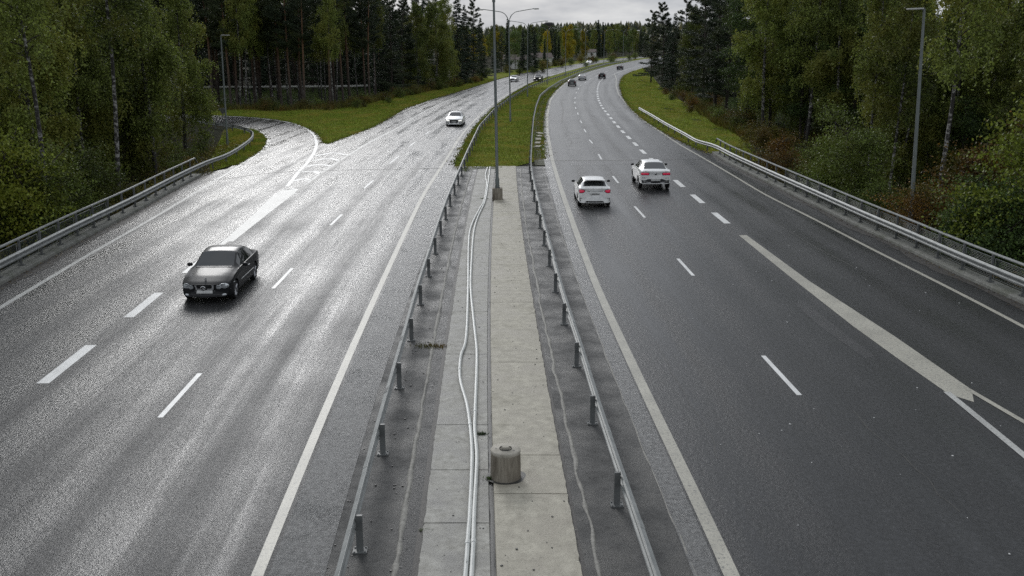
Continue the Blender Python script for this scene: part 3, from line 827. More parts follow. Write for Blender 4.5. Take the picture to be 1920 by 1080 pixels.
# kerbs of the bridge edges
def kerb(path, side, name='bridge_kerb'):
    s = side
    prof = [(0, -0.02), (s * 0.02, 0.10), (s * 0.04, 0.13), (s * 0.62, 0.14), (s * 0.64, -0.7), (s * 0.3, -0.7)]
    if s < 0: prof = prof[::-1]
    o = sweep(name, path, prof, M['kerb']); o['kind'] = 'structure'; return o
kl = KL[KL[:, 1] < BRIDGE_L]; kr = KR
kerb(kl, 1); kerb(kr, -1)
def gutter(path, side, parent):
    q = resample(path, 0.5); n = normals2(q); w = 0.42 + 0.12 * np.sin(np.arange(len(q)) * 0.37) + rng.normal(0, 0.04, len(q))
    a = q; b = q - n * (side * w)[:, None]
    v = np.vstack([np.column_stack([a, rise(a[:, 1]) + 0.006]), np.column_stack([b, rise(b[:, 1]) + 0.006])]); k = len(q)
    f = [(i, i + k, i + 1 + k, i + 1) for i in range(k - 1)]
    if side > 0: pass
    else: f = [t[::-1] for t in f]
    obj('gutter', mesh_py('gutter', v, f), M['gutter'], parent)
gutter(KL, 1, left_road); gutter(KR, -1, right_road)

# ------------------------------------------------------------------ lawns
def G3(dz): return lambda x, y: ground(x, y) + dz
med_l = offset(LRE, -0.85); med_r = offset(RLE, 0.55)
ml = med_l[med_l[:, 1] > ye2 + 0.3]; mr = med_r[med_r[:, 1] > ye2 + 3.0]
mg = [P(853, 318), P(871, 322), P(900, 316), P(930, 318), P(967, 311), P(995, 304)]
o = patch('grass_median', np.vstack([ml[::-1], mg, mr]), M['grass'], 0.0, grid=3.0, zfun=lambda x, y: rise(y) - 0.02, kind='structure')
o = patch('soil_strip', np.vstack([offset(RLE, 0.56)[(RLE[:, 1] > ye2) & (RLE[:, 1] < 330)], offset(RLE, 1.35)[(RLE[:, 1] > ye2) & (RLE[:, 1] < 330)][::-1]]), mat_rough('verge_soil', (0.03, 0.032, 0.015), (0.075, 0.08, 0.03), 3, bump=0.8, bdist=0.05), -0.005, kind='structure')
FB = [P(*p, z=-0.4) for p in [(905,152),(855,162),(780,177),(705,195),(630,209),(560,212),(480,212.5),(400,212),(330,211),(250,210)]]
lpe_part = LPE[LPE[:, 1] < P(925, 151)[1] + 8]
patch('grass_lawn', np.vstack([lpe_part + [-0.02, 0], FB, RAMP_EDGE[(RAMP_EDGE[:, 0] > FB[-1][0])][::-1]]), M['grass'], 0, grid=2.5, zfun=G3(0.05), kind='structure')
far_l = LPE[(LPE[:, 1] > P(925, 151)[1]) & (LPE[:, 1] < 470)]
patch('grass_verge', np.vstack([far_l, offset(far_l, 9)[::-1]]), M['grass'], 0, grid=5, zfun=G3(0.05), kind='structure')
rp = RPE[(RPE[:, 1] > BRIDGE_R + 1) & (RPE[:, 1] < 330)]
FBR = [P(*p, z=-0.3) for p in [(1205,129),(1222,143),(1240,166),(1280,192),(1330,224),(1385,255),(1425,290),(1400,302)]]
patch('grass_lawn', np.vstack([rp, FBR]), M['grass'], 0, grid=2.5, zfun=G3(0.05), kind='structure')
patch('grass_lawn', [P(*p) for p in [(394,321),(430,311),(457,304),(489,283),(496,273),(500,262),(494,253),(477,243.5),(445,240),(420,244),(405,262),(394,300)]], M['grass'], 0, grid=2.0, zfun=G3(0.05), kind='structure')

# ------------------------------------------------------------------ guard rails
def mixed(nearp, far, zfar, **k):
    w = np.array([P(*p) for p in nearp] + [P(*p, z=zfar) for p in far]) if nearp else np.array([P(*p, z=zfar) for p in far])
    if k.get('near'):
        d = w[0] - w[1]; d /= np.linalg.norm(d); w = np.vstack([w[0] + d * ((w[0][1] - 2) / abs(d[1])), w])
    return smooth(resample(w, 1.0), k.get('sm', 6))
ML = mixed([(675,1035),(717,853),(748,731),(771,643),(788,571),(804,519.5),(816,476.5),(826,442),(835.5,412.5),(843.5,388),(852,367),(859,348),(865.5,332),(871,317.5),(877,302.5)],
           [(900,235),(920,212),(932,199.5),(956,182),(989,162.5),(1024,149.7),(1058,138.8),(1088,130),(1127,120),(1157,115),(1187,111.6)], 0.7, near=True)
MR = mixed([(1162,966),(1112,803),(1083,691),(1057,608),(1041,547),(1030,497),(1019.5,457.5),(1012,424.5),(1006,398),(1001,374),(997,354),(994,336),(992.5,321)],
           [(994,280),(995.5,255),(999,220),(1004,197),(1012,177),(1028,164),(1050,150.5),(1078,138.6),(1107.5,127.5),(1137,119.5),(1177,112.8)], 0.7, near=True)

def wprof(s, zc, d0=0.0, hh=0.155):
    """W section as a closed outline; s = +1/-1 the side the beam faces"""
    k = hh / 0.155
    o_ = [(0.0, -0.155), (0.012, -0.145), (0.078, -0.105), (0.078, -0.060), (0.012, -0.018), (0.012, 0.018), (0.078, 0.060), (0.078, 0.105), (0.012, 0.145), (0.0, 0.155)]
    i_ = [(-0.006, 0.155), (0.006, 0.14), (0.070, 0.101), (0.070, 0.064), (0.004, 0.020), (0.004, -0.020), (0.070, -0.064), (0.070, -0.101), (0.006, -0.14), (-0.006, -0.155)]
    p = [(s * (a + d0), zc + b * k) for a, b in o_ + i_]
    return p if s < 0 else p[::-1]

def along(path, step, s0=0.0, s1=None):
    s = np.concatenate([[0], np.cumsum(np.linalg.norm(np.diff(path, axis=0), axis=1))])
    q = np.arange(s0, (s1 or s[-1]) + 1e-6, step)
    x = np.interp(q, s, path[:, 0]); y = np.interp(q, s, path[:, 1])
    d = np.gradient(path, axis=0); a = np.arctan2(np.interp(q, s, d[:, 1]), np.interp(q, s, d[:, 0]))
    return list(zip(x, y, a))

def pmesh(kind):
    b = MB()
    if kind == 'bridge':
        b.box((0, 0, 0.335), (0.055, 0.115, 0.67)).box((0, 0, 0.012), (0.20, 0.24, 0.024))
        for sx in (-1, 1):
            for sy in (-1, 1): b.box((sx * 0.075, sy * 0.09, 0.034), (0.03, 0.03, 0.02))
    else:
        b.box((0, 0, 0.22), (0.055, 0.115, 0.92))
    return b.mesh('post')
post_bridge, post_soil = pmesh('bridge'), pmesh('soil')

def guardrail(path, s, label, group, p0, y_limit, zoff=0.0, bridge_y=(0, 0), step=4.0, phase=0.0, group_=None, posts=True, zc=0.56):
    root = empty('guardrail', (0, 0, 0)); tag(root, label, 'guard rail', group)
    pth = path[path[:, 1] < y_limit] if y_limit else path
    sweep('rail_beam', pth, wprof(s, zc + zoff, 0.06), M['steel'], root, smooth_=False)
    if posts:
        for x, y, a in along(pth, step, phase):
            m = post_bridge if bridge_y[0] <= y <= bridge_y[1] else post_soil
            z = float(rise(y))
            o = obj('post', m, M['steel_dark'], root, (x, y, z)); o.rotation_euler = (0, 0, a)
        for x, y, a in along(pth, step, (phase + 2.0) % 4.0):
            if y > 110: break
            i = int(np.argmin(np.hypot(pth[:, 0] - x, pth[:, 1] - y))); i = min(max(i, 1), len(pth) - 2)
            d_ = pth[i + 1] - pth[i - 1]; d_ /= np.linalg.norm(d_)
            seg = np.array([[x, y] - d_ * 0.16, [x, y] + d_ * 0.16])
            sweep('splice_plate', seg, wprof(s, zc + zoff, 0.066, 0.158), M['steel_dark'] if rng.random() < 0.25 else M['steel'], root)
    return root
# phase so that the posts stand where they do in the photograph
def phase_for(path, px):
    y = P(*px)[1]; s = np.concatenate([[0], np.cumsum(np.linalg.norm(np.diff(path, axis=0), axis=1))])
    return float(np.interp(y, path[:, 1], s)) % 4.0
guardrail(ML, 1, 'steel guard rail on the left side of the concrete median, between median and oncoming lanes', 'guard rails of the median', 0, 470, bridge_y=(0, 68), phase=phase_for(ML, (788, 571)))
guardrail(MR, -1, 'steel guard rail on the right side of the concrete median, beside the lanes leading away', 'guard rails of the median', 0, 470, bridge_y=(0, 71), phase=phase_for(MR, (1057, 608)))

# ------------------------------------------------------------------ bridge railings with beam, hand rail and mesh panels
def panel_mesh(L=1.86, h0=0.14, h1=0.86):
    b = MB(); t = 0.02
    b.box((L / 2, 0, h1), (L, t, t)).box((L / 2, 0, h0), (L, t, t)).box((0, 0, (h0 + h1) / 2), (t, t, h1 - h0 - t)).box((L, 0, (h0 + h1) / 2), (t, t, h1 - h0 - t))
    return b.mesh('panel_frame')
def wires_mesh(L=1.82, h0=0.15, h1=0.85):
    b = MB(); w = 0.0045
    for x in np.arange(0.06, L, 0.055):
        b.add([(x - w, 0, h0), (x, w, h0), (x + w, 0, h0), (x - w, 0, h1), (x, w, h1), (x + w, 0, h1)], [(0, 1, 4, 3), (1, 2, 5, 4), (2, 0, 3, 5)])
    for z in np.arange(h0 + 0.05, h1, 0.055):
        b.add([(0.02, 0.008, z - w), (0.02, 0.008 + w, z), (0.02, 0.008, z + w), (L, 0.008, z - w), (L, 0.008 + w, z), (L, 0.008, z + w)], [(0, 3, 4, 1), (1, 4, 5, 2), (2, 5, 3, 0)])
    return b.mesh('mesh_wires')
pf, pw = panel_mesh(), wires_mesh()
rp_b = MB().box((0, 0, 0.50), (0.05, 0.09, 1.0)).box((0, 0, 0.01), (0.16, 0.22, 0.02))
for sx in (-1, 1):
    for sy in (-1, 1): rp_b.box((sx * 0.055, sy * 0.085, 0.035), (0.028, 0.028, 0.03))
rail_post = rp_b.mesh('post')

def railing(path, s, label, mesh_ymax, phase):
    """s = side of the path that is outside the bridge"""
    root = empty('bridge_railing', (0, 0, 0)); tag(root, label, 'railing')
    K = 0.14
    ctr = offset(path, s * 0.33)
    top = [(-0.045, 0.985 + K), (0.045, 0.985 + K), (0.05, 1.02 + K), (0.035, 1.055 + K), (-0.035, 1.055 + K), (-0.05, 1.02 + K)]
    e = ctr[-1]; d = ctr[-1] - ctr[-2]; d /= np.linalg.norm(d)
    hp = np.column_stack([offset(path, s * 0.38), rise(path[:, 1])])
    end = np.array([[hp[-1][0] + d[0] * 0.5, hp[-1][1] + d[1] * 0.5, hp[-1][2] - 0.35]])
    sweep('hand_rail', np.vstack([hp, end]), top, M['steel'], root)
    pts = along(ctr, 1.985, phase)
    for i, (x, y, a) in enumerate(pts):
        z = float(rise(y)) + K
        o = obj('post', rail_post, M['steel_dark'], root, (x, y, z)); o.rotation_euler = (0, 0, a)
        if i + 1 < len(pts) and y < mesh_ymax:
            n = Vector((-math.sin(a), math.cos(a), 0)) * (s * 0.07); t = Vector((math.cos(a), math.sin(a), 0)) * 0.06
            f = obj('mesh_panel', pf, M['steel'], root, Vector((x, y, z)) + n + t); f.rotation_euler = (0, 0, a)
            obj('wire_mesh', pw, M['mesh'], f, (0.02, 0, 0))
    return ctr
KLs, KRs = resample(kl[kl[:, 1] > 3], 1.0), resample(kr[kr[:, 1] > 3], 1.0)
def phase2(path, px):
    y = P(*px, z=0.14)[1]; s = np.concatenate([[0], np.cumsum(np.linalg.norm(np.diff(path, axis=0), axis=1))])
    return float(np.interp(y, path[:, 1], s)) % 1.985
cL = railing(KLs, 1, 'steel railing with mesh panels on the left bridge edge before the birches', P(192, 428)[1] + 1, phase2(offset(KLs, 0.33), (98, 477)))
cR = railing(KRs, -1, 'steel bridge railing with mesh panels along the right edge of the bridge, beside the bushes', P(1480, 365)[1] + 1, phase2(offset(KRs, -0.33), (1742, 483.6)))
# beams run on past the bridge ends on their own posts
gl = mixed([], [(412,292),(435,281),(452,270),(466,260.5),(474,251),(473,244),(465,239.5),(450,235),(423,230),(380,225.3),(330,222),(270,219.5)], 0.7, sm=3)
GL = smooth(resample(np.vstack([offset(KLs, 0.22)[:-2], gl]), 1.0), 4)
zl = lambda p: rise(p[:, 1]) + 0.14 * (1 - smoothstep(BRIDGE_L - 1, BRIDGE_L + 6, p[:, 1]))
gr = mixed([], [(1310,262.5),(1285,248),(1247,228),(1222,213),(1199,200.5)], 0.68, sm=2)
GR = smooth(resample(np.vstack([offset(KRs, -0.22)[:-2], gr]), 1.0), 4)
zr = lambda p: rise(p[:, 1]) + 0.14 * (1 - smoothstep(BRIDGE_R - 1, BRIDGE_R + 6, p[:, 1]))
def edge_rail(path, s, zf, label, y_from):
    root = empty('guardrail'); tag(root, label, 'guard rail')
    sweep('rail_beam', path, wprof(s, 0.50, 0.04), M['steel'], root, zf=zf)
    sa = np.concatenate([[0], np.cumsum(np.linalg.norm(np.diff(path, axis=0), axis=1))])
    i0 = int(np.argmax(path[:, 1] > y_from))
    for x, y, a in along(path, 4.0, sa[i0] + 1):
        o = obj('post', post_soil, M['steel_dark'], root, (x, y, float(rise(y)) - 0.03)); o.rotation_euler = (0, 0, a)
edge_rail(GL, -1, zl, 'steel guard rail running along the left bridge edge and round the bend of the ramp', BRIDGE_L)
edge_rail(GR, 1, zr, 'steel guard rail on the right bridge edge, ending in the grass by bushes', BRIDGE_R)

# ------------------------------------------------------------------ street lamps
def median_lamp(x, y, top=None, label='', group='double-armed lamps along the median', base_block=False, lean=0.0):
    z = float(rise(y))
    root = empty('street_lamp', (x, y, z)); root.rotation_euler = (0, R(lean), 0); tag(root, label, 'street lamp', group)
    z0 = 0.70 if base_block else -0.2
    b = MB().tube([(0, 0, z0), (0, 0, 1.2), (0, 0, 1.25), (0, 0, 6), (0, 0, 11.0)], [0.115, 0.11, 0.085, 0.075, 0.055], 12)
    b.build('pole', M['pole'], root, True)
    arms = MB()
    for s in (-1, 1):
        pts = [(0, 0, 10.7)] + [(s * (0.05 + 1.05 * (1 - math.cos(t)) + 0.0), 0, 10.8 + 1.15 * math.sin(t)) for t in np.linspace(0.15, 1.35, 7)] + [(s * 2.0, 0, 12.1), (s * 2.7, 0, 12.2)]
        MB().tube(pts, [0.05] * 4 + [0.04] * (len(pts) - 4), 7).build('arm', M['pole'], root, True)
        h = MB().box((s * 3.0, 0, 12.2), (0.66, 0.26, 0.09)).box((s * 3.05, 0, 12.135), (0.5, 0.2, 0.04))
        h.build('lamp_head', M['lamp_head'], root)
    MB().tube([(0, 0, 10.55), (0, 0, 11.05)], 0.085, 12).build('collar', M['pole'], root, True)
    if base_block:
        MB().box((0.0, 0, 0.33), (0.56, 0.56, 0.66)).box((0, 0, 0.67), (0.5, 0.5, 0.02)).build('foundation_block', M['drum'], root)
        MB().box((0, 0, 0.70), (0.30, 0.30, 0.03)).build('base_plate', M['steel_dark'], root)
        for sx in (-1, 1):
            for sy in (-1, 1):
                MB().tube([(sx * 0.11, sy * 0.11, 0.70), (sx * 0.11, sy * 0.11, 0.80)], 0.018, 6).build('anchor_bolt', M['steel_dark'], root)
    return root
px_l = [(933,375),(957,228),(989,182),(1026,158.3),(1060,142.5),(1097,127),(1132,120),(1168,113.4)]
labs = ['nearest double-armed lamp post, standing on a concrete block on the bridge median', 'second double-armed lamp post, first one standing in the median grass',
        'third double-armed lamp post in the median grass', 'fourth double-armed lamp post, in the grass beside the first far cars', 'fifth double-armed lamp post along the curving median',
        'sixth double-armed lamp post, near the far white car', 'seventh double-armed lamp post where the median bends right', 'farthest double-armed lamp post at the end of the bend']
for i, (p, lb) in enumerate(zip(px_l, labs)):
    x, y = P(*p)
    median_lamp(x, y, label=lb, base_block=(i == 0), lean=(-0.9 if i < 2 else 0))

def side_lamp(x, y, z, H, s, label, lean=0.0):
    root = empty('street_lamp', (x, y, z)); root.rotation_euler = (0, R(lean), 0); tag(root, label, 'street lamp')
    MB().tube([(0, 0, 0), (0, 0, 1.4), (0, 0, 1.45), (0, 0, H)], [0.12, 0.11, 0.095, 0.055], 12).build('pole', M['pole'], root, True)
    MB().tube([(0, 0, H - 0.06), (s * 0.15, 0, H + 0.0)], 0.04, 8).build('arm', M['pole'], root, True)
    MB().box((s * 0.40, 0, H + 0.02), (0.66, 0.28, 0.055)).box((s * 0.42, 0, H - 0.015), (0.5, 0.22, 0.02)).build('lamp_head', M['lamp_head'], root)
x, y = P(427, 279, z=-0.7)
side_lamp(x, y, float(ground(x, y)) - 0.1, at_depth(415, 66, y)[1] - float(ground(x, y)) + 0.1, 1, 'slim grey lamp post with short flat head standing in the grass inside the ramp bend', math.degrees(math.atan2(at_depth(414, 66, y)[0] - x, 10)))
Y = 43.5; x, zt = at_depth(1709, 415, Y)
zb = float(ground(x, Y)) - 0.1
side_lamp(x, Y, zb, at_depth(1728, 16, Y)[1] - zb, -1, 'slim grey lamp post with short flat head behind the right bridge railing', math.degrees(math.atan2(at_depth(1732, 16, Y)[0] - x, 11)))

# ------------------------------------------------------------------ conduits and capped foundation on the median
def conduit(pxs, label, gaps):
    w = np.array([P(*p, z=0.09) for p in pxs]); d = w[0] - w[1]; d /= np.linalg.norm(d)
    w = np.vstack([w[0] + d * (w[0][1] - 2) / abs(d[1]), w])
    w = catmull(w, 5)
    root = empty('conduit', (0, 0, 0)); tag(root, label, 'conduit', 'pale conduits lying on the median')
    MB().tube([(a, b, 0.047 + 0.045) for a, b in w], 0.042, 8).build('pipe', M['pipe'], root, True)
    for gy in gaps:
        xx = float(np.interp(gy, w[:, 1], w[:, 0])); x2 = float(np.interp(gy + 0.12, w[:, 1], w[:, 0]))
        MB().tube([(xx, gy, 0.092), (x2, gy + 0.12, 0.092)], 0.051, 8).build('coupling', M['pipe'], root, True)
conduit([(872.5,1080),(874,1060),(878,1000),(881,960),(885,860),(882,805),(875,757),(862.5,710),(864,668),(874,632),(877.5,540),(879,450),(885,420),(899,392),(907.5,375),(912.5,345),(910,330),(914,314)],
        'left one of the two pale conduits snaking along the concrete median', [P(876, 1030)[1], P(882, 805)[1], P(863, 700)[1]])
conduit([(884,1080),(887,1028),(889,960),(894,860),(890,805),(891,765),(894,665),(889,610),(882.5,540),(884,490),(888,437),(896,407),(909.5,377),(915,345),(919,313)],
        'right one of the two pale conduits, nearer the middle seam of the median', [P(887, 1028)[1], P(891, 780)[1]])

x, y = P(948, 893, z=0.047); 
root = empty('concrete_foundation', (x, y, 0.04)); tag(root, 'round capped concrete foundation stub standing on the median between the slabs', 'concrete stub')
MB().lathe([(0.0, 0.0), (0.31, 0.0), (0.302, 0.03), (0.298, 0.30), (0.292, 0.52), (0.0, 0.52)], n=36).build('stub', M['drum'], root, True, angle=50)
MB().lathe([(0.0, 0.515), (0.287, 0.515), (0.296, 0.535), (0.296, 0.585), (0.285, 0.597), (0.0, 0.60)], n=36).build('cap', M['drum_top'], root, True, angle=50)
MB().lathe([(0.118, 0.595), (0.125, 0.61), (0.118, 0.62), (0.108, 0.61), (0.108, 0.595)], n=24).build('ring', M['seam'], root, True)
MB().box((0, -0.02, 0.63), (0.16, 0.13, 0.06)).box((-0.075, -0.06, 0.62), (0.02, 0.06, 0.08)).box((0.075, -0.06, 0.62), (0.02, 0.06, 0.08)).build('cap_handle', M['drum_top'], root)
MB().box((-0.19, 0.02, 0.602), (0.02, 0.03, 0.006)).box((0.16, -0.10, 0.602), (0.04, 0.02, 0.006)).build('lifting_hole', M['trim'], root)
patch('dark_ring', [(x + 0.40 * math.cos(t) + 0.02 * math.sin(5 * t), y + 0.38 * math.sin(t)) for t in np.linspace(0, 2 * math.pi, 25)[:-1]], M['seam'], 0.0485, median)  # flat dark ring on the slab around the foot of the stub

# ------------------------------------------------------------------ signs seen from behind by the ramp
x, y = P(421, 262, z=-0.6)
root = empty('road_sign', (x, y, float(ground(x, y)))); tag(root, 'triangular give-way sign seen from behind beside the left lamp post', 'road sign')
zc = at_depth(421, 207, y)[1] - float(ground(x, y))
MB().tube([(0, 0, -0.1), (0, 0, zc + 0.2)], 0.035, 8).build('post', M['steel_dark'], root, True)
b = MB(); b.add([(-0.42, 0.05, zc + 0.24), (0.42, 0.05, zc + 0.24), (0, 0.05, zc - 0.48), (-0.42, 0.07, zc + 0.24), (0.42, 0.07, zc + 0.24), (0, 0.07, zc - 0.48)], [(0, 2, 1), (3, 4, 5), (0, 1, 4, 3), (1, 2, 5, 4), (2, 0, 3, 5)])
b.build('sign_plate', M['steel_dark'], root)
x, y = P(380, 244, z=-0.8)
root = empty('road_sign', (x, y, float(ground(x, y)))); tag(root, 'round road sign on a leaning post at the edge of the left birches', 'road sign')
root.rotation_euler = (0, R(-3), 0)
zc = at_depth(375, 199, y)[1] - float(ground(x, y))
MB().tube([(0, 0, -0.1), (0, 0, zc + 0.9)], 0.04, 8).build('post', M['steel_dark'], root, True)
b = MB().lathe([(0.0, 0.05), (0.32, 0.05), (0.33, 0.06), (0.32, 0.075), (0.0, 0.075)], (0, 0, zc), 24, 'y'); b.build('sign_plate', M['mesh'], root)
# ------------------------------------------------------------------ vehicles
def car_profile(w, zb, zs, zbelt, wr, zre, zr):
    """half cross section from the middle of the floor up to the middle of the roof"""
    hb = zs - zb
    gm = ((w * 0.925 + wr) / 2 + 0.012, (zbelt + zre) / 2)
    crown = zr - zre
    return [(0, zb), (w * 0.80, zb), (w * 0.94, zb + 0.02), (w * 0.985, zb + 0.10 * hb + 0.03), (w * 0.995, zb + 0.40 * hb), (w, zs - 0.10), (w * 0.990, zs),
            (w * 0.955, zbelt), (w * 0.925, zbelt + 0.006), gm, (wr + 0.01, zre), (wr * 0.93, zre + 0.45 * crown), (wr * 0.62, zre + 0.85 * crown), (wr * 0.30, zre + 0.97 * crown), (0, zr)]

def interp_s(d, keys, s=0.06):
    x, y = zip(*keys)
    return float(np.mean([np.interp(d + k * s / 2, x, y) for k in (-2, -1, 0, 1, 2)]))

ELL = None
def ellipsoid(name, c, size, mat, parent):
    bm = bmesh.new(); bmesh.ops.create_icosphere(bm, subdivisions=2, radius=1)
    for v in bm.verts:
        q = Vector([math.copysign(abs(a) ** 0.75, a) for a in v.co])
        v.co = (c[0] + q.x * size[0] / 2, c[1] + q.y * size[1] / 2, c[2] + q.z * size[2] / 2)
    me = bpy.data.meshes.new(name); bm.to_mesh(me); bm.free()
    for p in me.polygons: p.use_smooth = True
    return obj(name, me, mat, parent)

def make_wheel(r, w=0.21):
    t = MB().lathe([(r * 0.66, -w / 2 + 0.02), (r * 0.72, -w / 2), (r * 0.93, -w / 2), (r, -w / 2 + 0.03), (r, w / 2 - 0.03), (r * 0.93, w / 2), (r * 0.72, w / 2), (r * 0.66, w / 2 - 0.02), (r * 0.66, -w / 2 + 0.02)], n=28, axis='y').mesh('tyre', True, 50)
    b = MB().lathe([(0, w / 2 - 0.075), (r * 0.14, w / 2 - 0.07), (r * 0.66, w / 2 - 0.11)], n=20, axis='y').lathe([(0, -w / 2 + 0.075), (r * 0.14, -w / 2 + 0.07), (r * 0.66, -w / 2 + 0.11)], n=20, axis='y')
    for k in range(5):
        for sgn in (1, -1):
            a = 2 * math.pi * k / 5
            p0 = (math.cos(a) * r * 0.08, sgn * (w / 2 - 0.045), math.sin(a) * r * 0.08); p1 = (math.cos(a) * r * 0.66, sgn * (w / 2 - 0.02), math.sin(a) * r * 0.66)
            b.tube([p0, p1], [0.045, 0.035], 5)
    rm = MB().lathe([(r * 0.60, w / 2 - 0.03), (r * 0.68, w / 2 - 0.012), (r * 0.70, w / 2 - 0.03)], n=28, axis='y').lathe([(r * 0.60, -w / 2 + 0.03), (r * 0.68, -w / 2 + 0.012), (r * 0.70, -w / 2 + 0.03)], n=28, axis='y')
    b.v += []
    n = len(b.v); b.add(rm.v, rm.f)
    return t, b.mesh('rim', True, 40)

def make_car(name, S, paint, label, loc, rz, cat='car', group=None):
    L, W, H = S['L'], S['W'], S['H']; hw = W / 2
    ds = np.unique(np.round(np.concatenate([np.linspace(0, L, 64), [0.03, 0.07, L - 0.03, L - 0.07], S['ws'], S['rw'], np.ravel(S['sw'])]), 3))
    V, F, MI = [], [], []
    K = 15
    def bow(d, y):
        return -S['bow'] * (abs(y) / hw) ** 2.4 * max(0.0, 1 - d / 0.9) + S.get('rbow', 0.12) * (abs(y) / hw) ** 2.4 * max(0.0, 1 - (L - d) / 0.7)
    for d in ds:
        f = lambda k: interp_s(d, S[k], 0.05)
        pr = car_profile(f('w') * hw, f('zb'), f('zs'), f('zbelt'), f('wr') * hw, f('zre'), f('zr'))
        for sgn in (1, -1):
            for (y, z) in pr:
                lean_f = S.get('nose_lean', 0.10) * max(0.0, 1 - d / 0.12) * -max(0, (z - 0.55)) * 1.2
                lean_r = S.get('tail_lean', 0.25) * max(0.0, 1 - (L - d) / 0.12) * max(0, (z - 0.6))
                V.append((L / 2 - d + bow(d, y) + lean_f + lean_r, sgn * y, z))
    n = len(ds)
    isws = lambda a, b: a >= S['ws'][0] - 1e-4 and b <= S['ws'][1] + 1e-4
    isrw = lambda a, b: a >= S['rw'][0] - 1e-4 and b <= S['rw'][1] + 1e-4
    issw = lambda a, b: any(a >= p - 1e-4 and b <= q + 1e-4 for p, q in S['sw'])
    for i in range(n - 1):
        for sgn in (0, 1):
            for k in range(K - 1):
                a = i * 2 * K + sgn * K + k; b_ = a + 2 * K
                q = (a, a + 1, b_ + 1, b_); F.append(q if sgn == 0 else q[::-1])
                mi = 0
                if k >= 11 and isws(ds[i], ds[i + 1]): mi = 1
                if k >= 11 and isrw(ds[i], ds[i + 1]): mi = 3
                if k in (8, 9) and issw(ds[i], ds[i + 1]): mi = 4
                if k <= 1: mi = 2
                if S.get('cladding') and k == 2: mi = 2
                MI.append(mi)
    # end caps: shrinking rings bulging a little
    for end, sx in ((0, 1), (n - 1, -1)):
        loop = [end * 2 * K + k for k in range(K)] + [end * 2 * K + K + k for k in range(K - 1, -1, -1)]
        # drop doubles on the centre line
        pts = [Vector(V[i]) for i in loop]; c = sum(pts, Vector()) / len(pts)
        prev = loop
        for s_ in (0.85, 0.62, 0.35):
            ring = []
            for p in pts:
                q = c + (p - c) * s_; q.x = c.x + (p.x - c.x) * s_ ** 1.5 + sx * S.get('bulge', 0.05) * (1 - s_ * s_)
                ring.append(len(V)); V.append(tuple(q))
            m = len(loop)
            for k in range(m):
                q = (prev[k], prev[(k + 1) % m], ring[(k + 1) % m], ring[k])
                F.append(q if sx < 0 else q[::-1]); MI.append(0)
            prev = ring
        F.append(tuple(prev) if sx < 0 else tuple(prev)[::-1]); MI.append(0)
    me = bpy.data.meshes.new('body'); me.from_pydata(V, [], F)
    me.polygons.foreach_set('material_index', MI)
    bm = bmesh.new(); bm.from_mesh(me); bmesh.ops.remove_doubles(bm, verts=bm.verts, dist=0.0004)
    bmesh.ops.recalc_face_normals(bm, faces=bm.faces)
    bm.to_mesh(me)
    bvh = BVHTree.FromBMesh(bm)
    # wheel arches
    bc = bmesh.new()
    for wx in S['axles']:
        for sgn in (1, -1):
            r = bmesh.ops.create_cone(bc, cap_ends=True, segments=32, radius1=S['wr_'] * 1.13, radius2=S['wr_'] * 1.13, depth=0.34,
                                      matrix=Matrix.Translation((L / 2 - wx, sgn * (hw - 0.12), S['wr_'] + 0.01)) @ Matrix.Rotation(math.pi / 2, 4, 'X'))
    mc = bpy.data.meshes.new('cut'); bc.to_mesh(mc); bc.free()
    for m in ('paint', 'glass', 'trim', 'glass', 'glass'): pass
    mats = [M[paint], M['glass_grey'] if S.get('grey_ws') else M['glass'], M['trim'], M['glass'], M['glass']]
    for m in mats: me.materials.append(m); mc.materials.append(m)
    for p in mc.polygons: p.material_index = 2
    ob = bpy.data.objects.new('body', me); oc = bpy.data.objects.new('cut', mc)
    COL.objects.link(ob); COL.objects.link(oc)
    md = ob.modifiers.new('b', 'BOOLEAN'); md.object = oc; md.operation = 'DIFFERENCE'; md.solver = 'EXACT'
    dg = bpy.context.evaluated_depsgraph_get()
    res = bpy.data.meshes.new_from_object(ob.evaluated_get(dg))
    bpy.data.objects.remove(ob); bpy.data.objects.remove(oc)
    root = empty(name, loc, rz); tag(root, label, cat, group)
    bm.free()
    full = bmesh.new(); full.from_mesh(res)
    def part(nm, idx, mlist):
        b = full.copy()
        bmesh.ops.delete(b, geom=[f for f in b.faces if f.material_index not in idx], context='FACES')
        for f in b.faces: f.material_index = idx.index(f.material_index); f.smooth = True
        m = bpy.data.meshes.new(nm); b.to_mesh(m); b.free()
        for q in mlist: m.materials.append(q)
        m.set_sharp_from_angle(angle=R(38))
        return obj(nm, m, None, root)
    part('body', [0, 2], [mats[0], mats[2]])
    part('windscreen', [1], [mats[1]]); part('rear_window', [3], [mats[3]])
    sb = full.copy(); bmesh.ops.delete(sb, geom=[f for f in sb.faces if f.material_index != 4], context='FACES')
    left_ = set(sb.faces)
    while left_:
        st = [left_.pop()]; isl = list(st)
        while st:
            f0 = st.pop()
            for e in f0.edges:
                for f1 in e.link_faces:
                    if f1 in left_: left_.discard(f1); st.append(f1); isl.append(f1)
        vs0 = {}; fv = []
        for f in isl:
            fv.append([vs0.setdefault(v, len(vs0)) for v in f.verts])
        obj('side_window', mesh_py('side_window', [v.co for v in vs0], fv, True), mats[4], root)
    sb.free()
    full.free()
    wheel_t, wheel_r = make_wheel(S['wr_'])
    for wx in S['axles']:
        for sgn in (1, -1):
            t = obj('wheel', wheel_t, M['tyre'], root, (L / 2 - wx, sgn * (hw - 0.125), S['wr_']))
            obj('rim', wheel_r, M['rim'], t)
